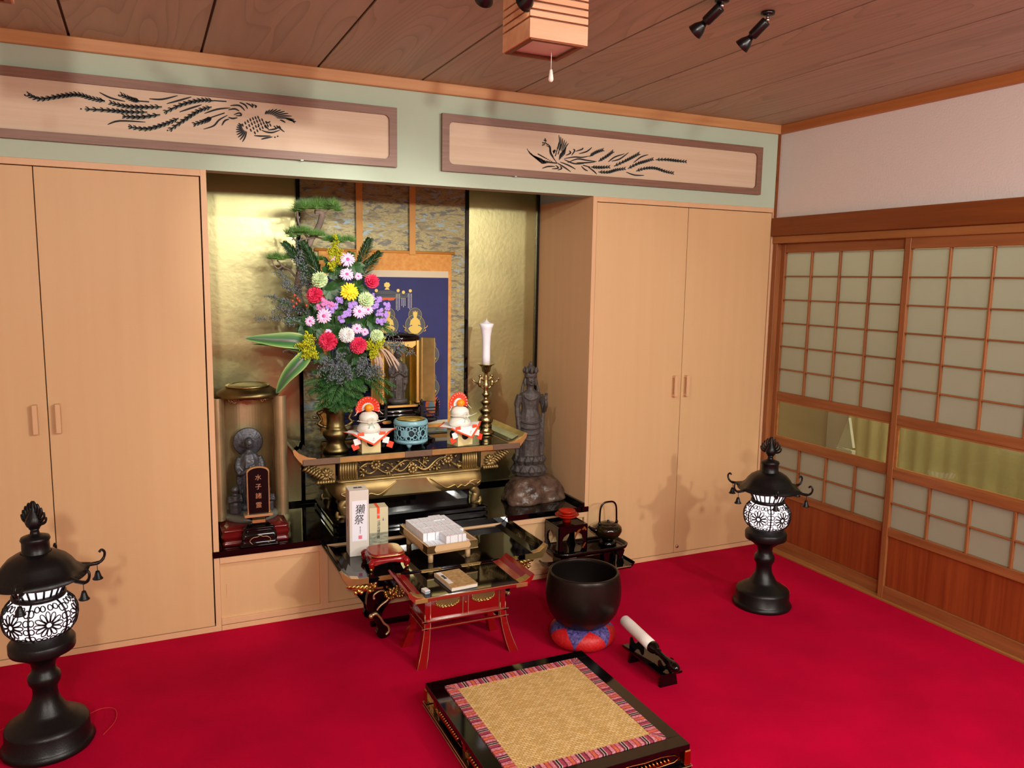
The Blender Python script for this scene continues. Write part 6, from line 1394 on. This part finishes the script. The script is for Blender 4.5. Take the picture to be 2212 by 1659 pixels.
for p0, tips, lb_ in ((V_(700, 680, .22), [V_(580, 640, .2), V_(600, 655, .2), V_(560, 690, .22), V_(620, 665, .18), V_(590, 670, .2), V_(615, 700, .2)], 'grey statice spray reaching far left of the bouquet'),
                      (V_(680, 660, .24), [V_(600, 590, .24), V_(612, 610, .22), V_(640, 560, .22), V_(655, 600, .2), V_(640, 520, .24)], 'thin grey statice spray rising at the upper left'),
                      (V_(735, 790, .16), [V_(690, 800, .08), V_(710, 820, .07), V_(735, 825, .07), V_(760, 815, .07), V_(700, 780, .08), V_(735, 770, .08), V_(720, 800, .06), V_(750, 795, .07)], 'dark grey statice mass hanging under the bright pink carnations'),
                      (V_(780, 790, .16), [V_(815, 800, .09), V_(800, 815, .08), V_(825, 812, .1), V_(785, 780, .08), V_(775, 800, .07)], 'dark grey statice spray at the lower right'),
                      (V_(800, 740, .2), [V_(895, 765, .2), V_(870, 745, .2), V_(850, 720, .22), V_(880, 755, .19)], 'grey statice spray reaching in front of the gold shrine')):
    spray('statice_spray', lb_, 'flower', 'grey statice sprays in the altar vase', p0, tips, LIMS, LIM, 44, .028, 0, 2)
def frond(name, label, cat, group, p0, p1, mat, n, ln, sag=.0, wd=.0012, plane=(0, -.4, 1), taper=.5, rach=.0018, both=True, fw=.55):
    t = thing(name, label, cat, p0, 0, group); m = (p0+p1)/2+Vector((0, 0, sag)); pts = crom([p0, m, p1], 12); s = MB(); s.tube([w-p0 for w in pts], rach, 5); s.build('midrib', mat, t, world=False, fix=False)
    b = MB(); dr = (p1-p0).normalized(); sd = dr.cross(Vector(plane)).normalized()
    for i in range(n):
        k = .08+.9*i/n; w = pts[int(k*(len(pts)-1))]-p0; L_ = ln*(sin(pi*min(1, .15+k*.85))**taper)
        for sg in ((1, -1) if both else (1,)):
            d = (sd*sg*.86+dr*fw+Vector((random.gauss(0, .08), random.gauss(0, .12), random.gauss(0, .08)))).normalized()*L_
            b.tube([w, w+d*.6, w+d+Vector((0, 0, -.1*L_))], [wd, wd, wd*.3], 4, flat=.5)
    b.build('leaflets', mat, t, world=False, kind='stuff', fix=False); return t
frond('cycad_leaf', 'dark cycad leaf fan at the upper left, behind the green carnation', 'leaf', 'cycad leaves in the altar vase', V_(700, 640, .24), V_(612, 525, .26), CY_, 80, .072, .02, .0034, fw=1.1)
frond('cycad_leaf', 'dark cycad leaf standing second from the left, nearer the centre', 'leaf', 'cycad leaves in the altar vase', V_(705, 640, .25), V_(650, 520, .27), CY_, 80, .070, .02, .0034, fw=1.1)
frond('cycad_leaf', 'dark cycad leaf pointing to the upper right over the scroll', 'leaf', 'cycad leaves in the altar vase', V_(765, 620, .24), V_(800, 515, .26), CY_, 70, .055, .015, .0028, fw=1.3)
frond('cycad_leaf', 'dark cycad leaf fanned out to the right above the pink carnation', 'leaf', 'cycad leaves in the altar vase', V_(765, 625, .23), V_(822, 545, .25), CY_, 70, .055, .015, .0028, fw=1.1)
fr_ = [((735, 840), (690, 862)), ((735, 840), (705, 880)), ((735, 840), (735, 885)), ((735, 840), (765, 878)), ((735, 835), (780, 860)), ((730, 830), (668, 850)), ((735, 820), (695, 835)), ((740, 820), (780, 830)), ((738, 845), (720, 890)), ((738, 845), (752, 890)), ((730, 820), (676, 805)), ((745, 815), (800, 825))]
for i, (a, b) in enumerate(fr_):
    lb_ = ['low at the far left of', 'low left of', 'hanging over the rim of', 'low right of', 'at the far right above', 'left, just above', 'left side of the green mass over', 'right side of the green mass over', 'drooping left over', 'drooping right over', 'highest on the left above', 'highest on the right above'][i]
    frond('asparagus_fern', f'bright green feathery fern frond {lb_} the brass vase', 'fern', 'feathery ferns over the vase rim', V_(*a, .21), V_(*b, .10+.015*(i % 3)), FERN, 60, .044, .012, .0016)
for i, (a, b, w_) in enumerate((((735, 850), (680, 885), 'farthest left at the vase rim'), ((735, 830), (715, 868), 'in front on the left'), ((738, 830), (742, 872), 'in front in the middle'), ((740, 830), (768, 855), 'in front on the right'), ((735, 825), (660, 830), 'level with the case lid on the left'), ((740, 815), (790, 845), 'right behind the rice cake fan'), ((735, 800), (690, 845), 'second row on the left'), ((740, 800), (760, 840), 'second row on the right'))):
    frond('asparagus_fern', 'deep green fern frond '+w_, 'fern', 'feathery ferns over the vase rim', V_(*a, .18), V_(*b, .09+.012*(i % 4)), FERN2 if i % 2 else FERN, 60, .044, .014, .0016)
for a, b, lb_ in (((770, 800), (855, 835), 'drooping right in front of the gold shrine'), ((770, 790), (835, 870), 'hanging lowest on the right side'), ((765, 795), (850, 855), 'between the two others on the right side')):
    frond('asparagus_fern', f'green feathery fern {lb_}', 'fern', 'feathery ferns over the vase rim', V_(*a, .2), V_(*b, .17), FERN, 60, .040, .012, .0016)
for a, b, lb_ in (((690, 690), (600, 650), 'reaching left under the statice'), ((690, 700), (615, 690), 'low on the left'), ((700, 720), (640, 710), 'behind the left goldenrod'), ((790, 700), (840, 700), 'on the right behind the lavender stock'), ((790, 690), (850, 720), 'low on the right'), ((720, 600), (700, 560), 'rising behind the top daisies'), ((745, 600), (760, 545), 'rising right of the goldenrod spire')):
    frond('conifer_sprig', f'dark green conifer sprig {lb_}', 'leaf', 'conifer sprigs filling the bouquet', V_(*a, .24), V_(*b, .22), FERN2, 60, .045, .01, .0020)
# pampas tassel
t = thing('grass_plume', 'brownish pink grass plume drooping right of the low carnations', 'grass', V_(800, 760, .14)); b = MB()
for i in range(16):
    e = V_(832+random.uniform(-22, 32), 795+random.uniform(-8, 8), .10)-t.location; m = Vector((e.x*.55, -.02, abs(e.z)*.12)); b.tube(crom([(0, 0, 0), m, e], 5), [.002]*2+[.0034]*8+[.001], 5)
b.build('plume', GRS, t, world=False, fix=False)
# berries
t = thing('berry_twig', 'twig of small red berries left of the upper left pink carnation', 'berry twig', V_(640, 655, .15)); s = MB(); 
for i, (u, v) in enumerate(((636, 638), (642, 645), (632, 650), (640, 656), (646, 650), (668, 652), (662, 660), (634, 662))):
    c = V_(u, v, .14)-t.location; MB().ball(c, .0058, 10, 8, (1, 1, 1.2)).build('berry', BRY, t, world=False); s.tube([(.05, .03, -.03), c*.5, c], .0009, 4)
s.build('twig', STEM, t, world=False, fix=False)
# broad leaves
def vleaf():
    m, nt, b = nodes('variegated_leaf'); N = nt.nodes; Lk = nt.links
    tc = N.new('ShaderNodeTexCoord'); sp = N.new('ShaderNodeSeparateXYZ'); Lk.new(tc.outputs['UV'], sp.inputs[0])
    nz = N.new('ShaderNodeTexNoise'); mp = N.new('ShaderNodeMapping'); mp.inputs['Scale'].default_value = (14, 1.2, 1); Lk.new(tc.outputs['UV'], mp.inputs[0]); Lk.new(mp.outputs[0], nz.inputs[0]); nz.inputs['Scale'].default_value = 1.4; nz.inputs['Detail'].default_value = 3
    ad = N.new('ShaderNodeMath'); ad.operation = 'MULTIPLY_ADD'; ad.inputs[1].default_value = .42; Lk.new(nz.outputs[0], ad.inputs[0])
    ab = N.new('ShaderNodeMath'); ab.operation = 'ABSOLUTE'; sb = N.new('ShaderNodeMath'); sb.operation = 'SUBTRACT'; sb.inputs[1].default_value = .5; Lk.new(sp.outputs[0], sb.inputs[0]); Lk.new(sb.outputs[0], ab.inputs[0]); Lk.new(ab.outputs[0], ad.inputs[2])
    rp = N.new('ShaderNodeValToRGB'); e = rp.color_ramp.elements; e[0].position = .20; e[0].color = lin('#5c4a4a'); e[1].position = .76; e[1].color = lin('#bccf8e')
    for p, c in ((.34, '#2f5a36'), (.54, '#3c7339'), (.66, '#7da058')): q = rp.color_ramp.elements.new(p); q.color = lin(c)
    Lk.new(ad.outputs[0], rp.inputs[0]); Lk.new(rp.outputs[0], b.inputs['Base Color']); b.inputs['Roughness'].default_value = .38
    return m
VL = vleaf()
def broad(label, pts, w, roll, name='variegated_leaf'):
    t = thing(name, label, 'leaf', pts[0], 0, 'broad variegated leaves in the altar vase'); c = crom([Vector(p)-pts[0] for p in pts], 8); n = len(c); rows = []
    for i, p in enumerate(c):
        k = i/(n-1); d = (c[min(i+1, n-1)]-c[max(i-1, 0)]).normalized(); sd = d.cross(Vector(roll)).normalized(); nr = sd.cross(d)
        ww = w*(sin(pi*min(1, k**.75*.98+.02))**.8)+.0006
        rows.append([p+sd*ww*s_+nr*(abs(s_)*ww*.35) for s_ in (-1, -.6, -.25, 0, .25, .6, 1)])
    mb = MB(); mb.strip(rows); me = mb.mesh('blade', VL, fix=False); uv = me.uv_layers.new(name='UVMap'); k_ = 7
    for lp in me.loops: j, i = divmod(lp.vertex_index, k_); uv.data[lp.index].uv = (i/(k_-1), j/(n-1))
    o = bpy.data.objects.new('blade', me); COL.objects.link(o); o.parent = t
broad('broad striped leaf reaching horizontally left over the gold wall', [V_(680, 750, .16), V_(640, 738, .13), (V_(590, 735, .14)), V_(530, 731, .16)], .037, (0, -1, .35))
broad('broad striped leaf just below the horizontal one, edge on', [V_(685, 765, .16), V_(645, 758, .12), V_(600, 747, .14), V_(545, 744, .16)], .016, (0, -.6, 1))
broad('broad striped leaf drooping down to the left beside the round case', [V_(668, 760, .13), V_(648, 782, .10), V_(620, 812, .10), V_(597, 850, .12)], .033, (-.1, -1, .1))
# dark leafy core
core = [(712, 628, 'left of the yellow chrysanthemum'), (735, 668, 'under the single violet floret'), (728, 612, 'right of the upper left green carnation'), (768, 640, 'between yellow chrysanthemum and right green carnation'), (690, 655, 'under the upper left pink carnation'),
        (722, 700, 'right of the large left daisy'), (760, 695, 'above the white carnation'), (695, 708, 'above the lowest left pink carnation'), (790, 700, 'above the low right green carnation'), (742, 652, 'below the yellow chrysanthemum'), (775, 618, 'right of the yellow chrysanthemum'),
        (712, 588, 'left of the second highest daisy'), (738, 750, 'between the two lowest pink carnations'), (690, 765, 'under the lowest left pink carnation'), (805, 690, 'below the lavender stock'), (752, 640, 'behind the yellow chrysanthemum'), (730, 725, 'left of the white carnation'),
        (680, 672, 'left of the large left daisy'), (775, 770, 'under the lowest right pink carnation'), (660, 720, 'beside the left goldenrod clump'), (735, 580, 'between the two highest daisies'), (765, 575, 'right of the topmost daisy'), (700, 740, 'behind the lowest left pink carnation'), (745, 775, 'in the middle of the dark statice'), (800, 745, 'behind the right goldenrod clump'), (665, 700, 'behind the small left edge daisy'),
        (720, 800, 'low on the left inside the dark statice'), (765, 800, 'low on the right inside the dark statice'), (785, 655, 'behind the right green carnation')]
for i, (u, v, w_) in enumerate(core):
    p = V_(u, v, .19+.014*(i % 3)); t = thing('leaf_cluster', 'dark green leaf cluster '+w_, 'leaf', p, 0, 'leaf clusters between the flowers')
    for k in range(9):
        a = random.random()*6.28; el = random.uniform(-.3, .5); L_ = random.uniform(.036, .062); d = Vector((cos(a), -.4+el*.6, sin(a))).normalized(); sd = d.cross(Vector((.1, -1, .1))).normalized(); rows = []
        for j in range(6):
            q = j/5; w = .015*sin(pi*min(1, q*.9+.08))*(1+.25*(j % 2)); c = d*L_*q+Vector((0, 0, -.008*q*q)); rows.append([c-sd*w, c+Vector((0, -.002, 0)), c+sd*w])
        mb = MB(); mb.strip(rows); mb.build('leaf', LEAF, t, world=False, fix=False)
t = thing('inner_stems', 'bundle of dark stems and moss packed inside the brass vase mouth', 'stems', MOUTH); b = MB()
for i in range(60):
    a = random.random()*6.28; r = random.random()*.045; b.tube([(r*cos(a)*.6, r*sin(a)*.6, -.03), (r*cos(a), r*sin(a), .02), (r*2*cos(a), r*2*sin(a)*.7, .06+random.random()*.08)], .0015, 4)
b.build('stalk_bundle', STEM, t, world=False, kind='stuff', fix=False)
# pine branch
pb = thing('pine_branch', 'gnarled pine branch with cloud shaped needle tufts rising at the upper left', 'branch', V_(690, 660, .30))
def br(pts, rs, nm='limb'):
    mb = MB(); c = crom([V_(*p) for p in pts], 6); n = len(c); mb.tube([w+Vector((random.gauss(0, .0012), random.gauss(0, .0012), 0)) for w in c], [rs[0]+(rs[1]-rs[0])*i/(n-1) for i in range(n)], 9); return mb.build(nm, BK, pb)
br([(700, 850, .28), (690, 760, .30), (650, 660, .30), (645, 600, .30), (668, 530, .30), (690, 485, .30), (695, 462, .30), (680, 458, .30)], (.019, .012))
br([(672, 522, .30), (655, 500, .29), (645, 480, .29), (642, 455, .29)], (.007, .005)); br([(680, 515, .30), (660, 516, .28), (640, 520, .27), (628, 505, .27)], (.004, .003)); br([(680, 512, .30), (710, 518, .29), (735, 525, .28)], (.004, .0025))
br([(646, 610, .30), (628, 585, .28), (610, 575, .27), (598, 560, .27)], (.006, .003)); br([(610, 575, .27), (600, 580, .27), (590, 568, .27), (586, 556, .27)], (.004, .0025)); br([(692, 462, .30), (670, 465, .29), (655, 452, .29)], (.005, .003)); br([(692, 462, .30), (710, 452, .30), (722, 445, .30)], (.005, .003)); br([(690, 780, .30), (650, 772, .28), (620, 758, .28), (610, 762, .28)], (.006, .004))
def tuft(cs, n, ln, up=1):
    mb = MB()
    for (u, v, y) in cs:
        c = V_(u, v, y)
        for i in range(n):
            a = random.random()*6.28; e = random.uniform(.0, 1.35); d = Vector((cos(a)*cos(e), sin(a)*cos(e)*.8, sin(e)*up)); L_ = ln*random.uniform(.7, 1.1)
            w = Vector((random.gauss(0, .003), random.gauss(0, .003), 0)); s_ = d.cross(Vector((0, 1, .2))).normalized()*.0012
            mb.add([c+w-s_, c+w+s_, c+w+d*L_], [(0, 1, 2)])
    mb.build('needle_tuft', PN, pb, kind='stuff', fix=False)
tuft([(640+i*11, 458-9*sin(i*.42)-random.random()*8, .29+random.uniform(-.035, .035)) for i in range(9)]+[(645+i*6, 448+random.random()*10-6, .29+random.uniform(-.05, .05)) for i in range(14)], 95, .050)
tuft([(622+i*8, 504+random.random()*8, .27+random.uniform(-.025, .025)) for i in range(9)]+[(632+i*9, 500, .24) for i in range(4)], 85, .038)
tuft([(672+i*8, 506+random.random()*6, .28+random.uniform(-.02, .02)) for i in range(4)], 80, .034)
tuft([(712+i*8, 514+random.random()*10, .28+random.uniform(-.02, .02)) for i in range(7)]+[(705+i*8, 520, .25) for i in range(4)], 85, .038)
tuft([(584+i*8, 556+random.random()*6, .27+random.uniform(-.02, .02)) for i in range(8)], 85, .036)
tuft([(655+i*8, 560+random.random()*10, .30) for i in range(6)], 70, .034)
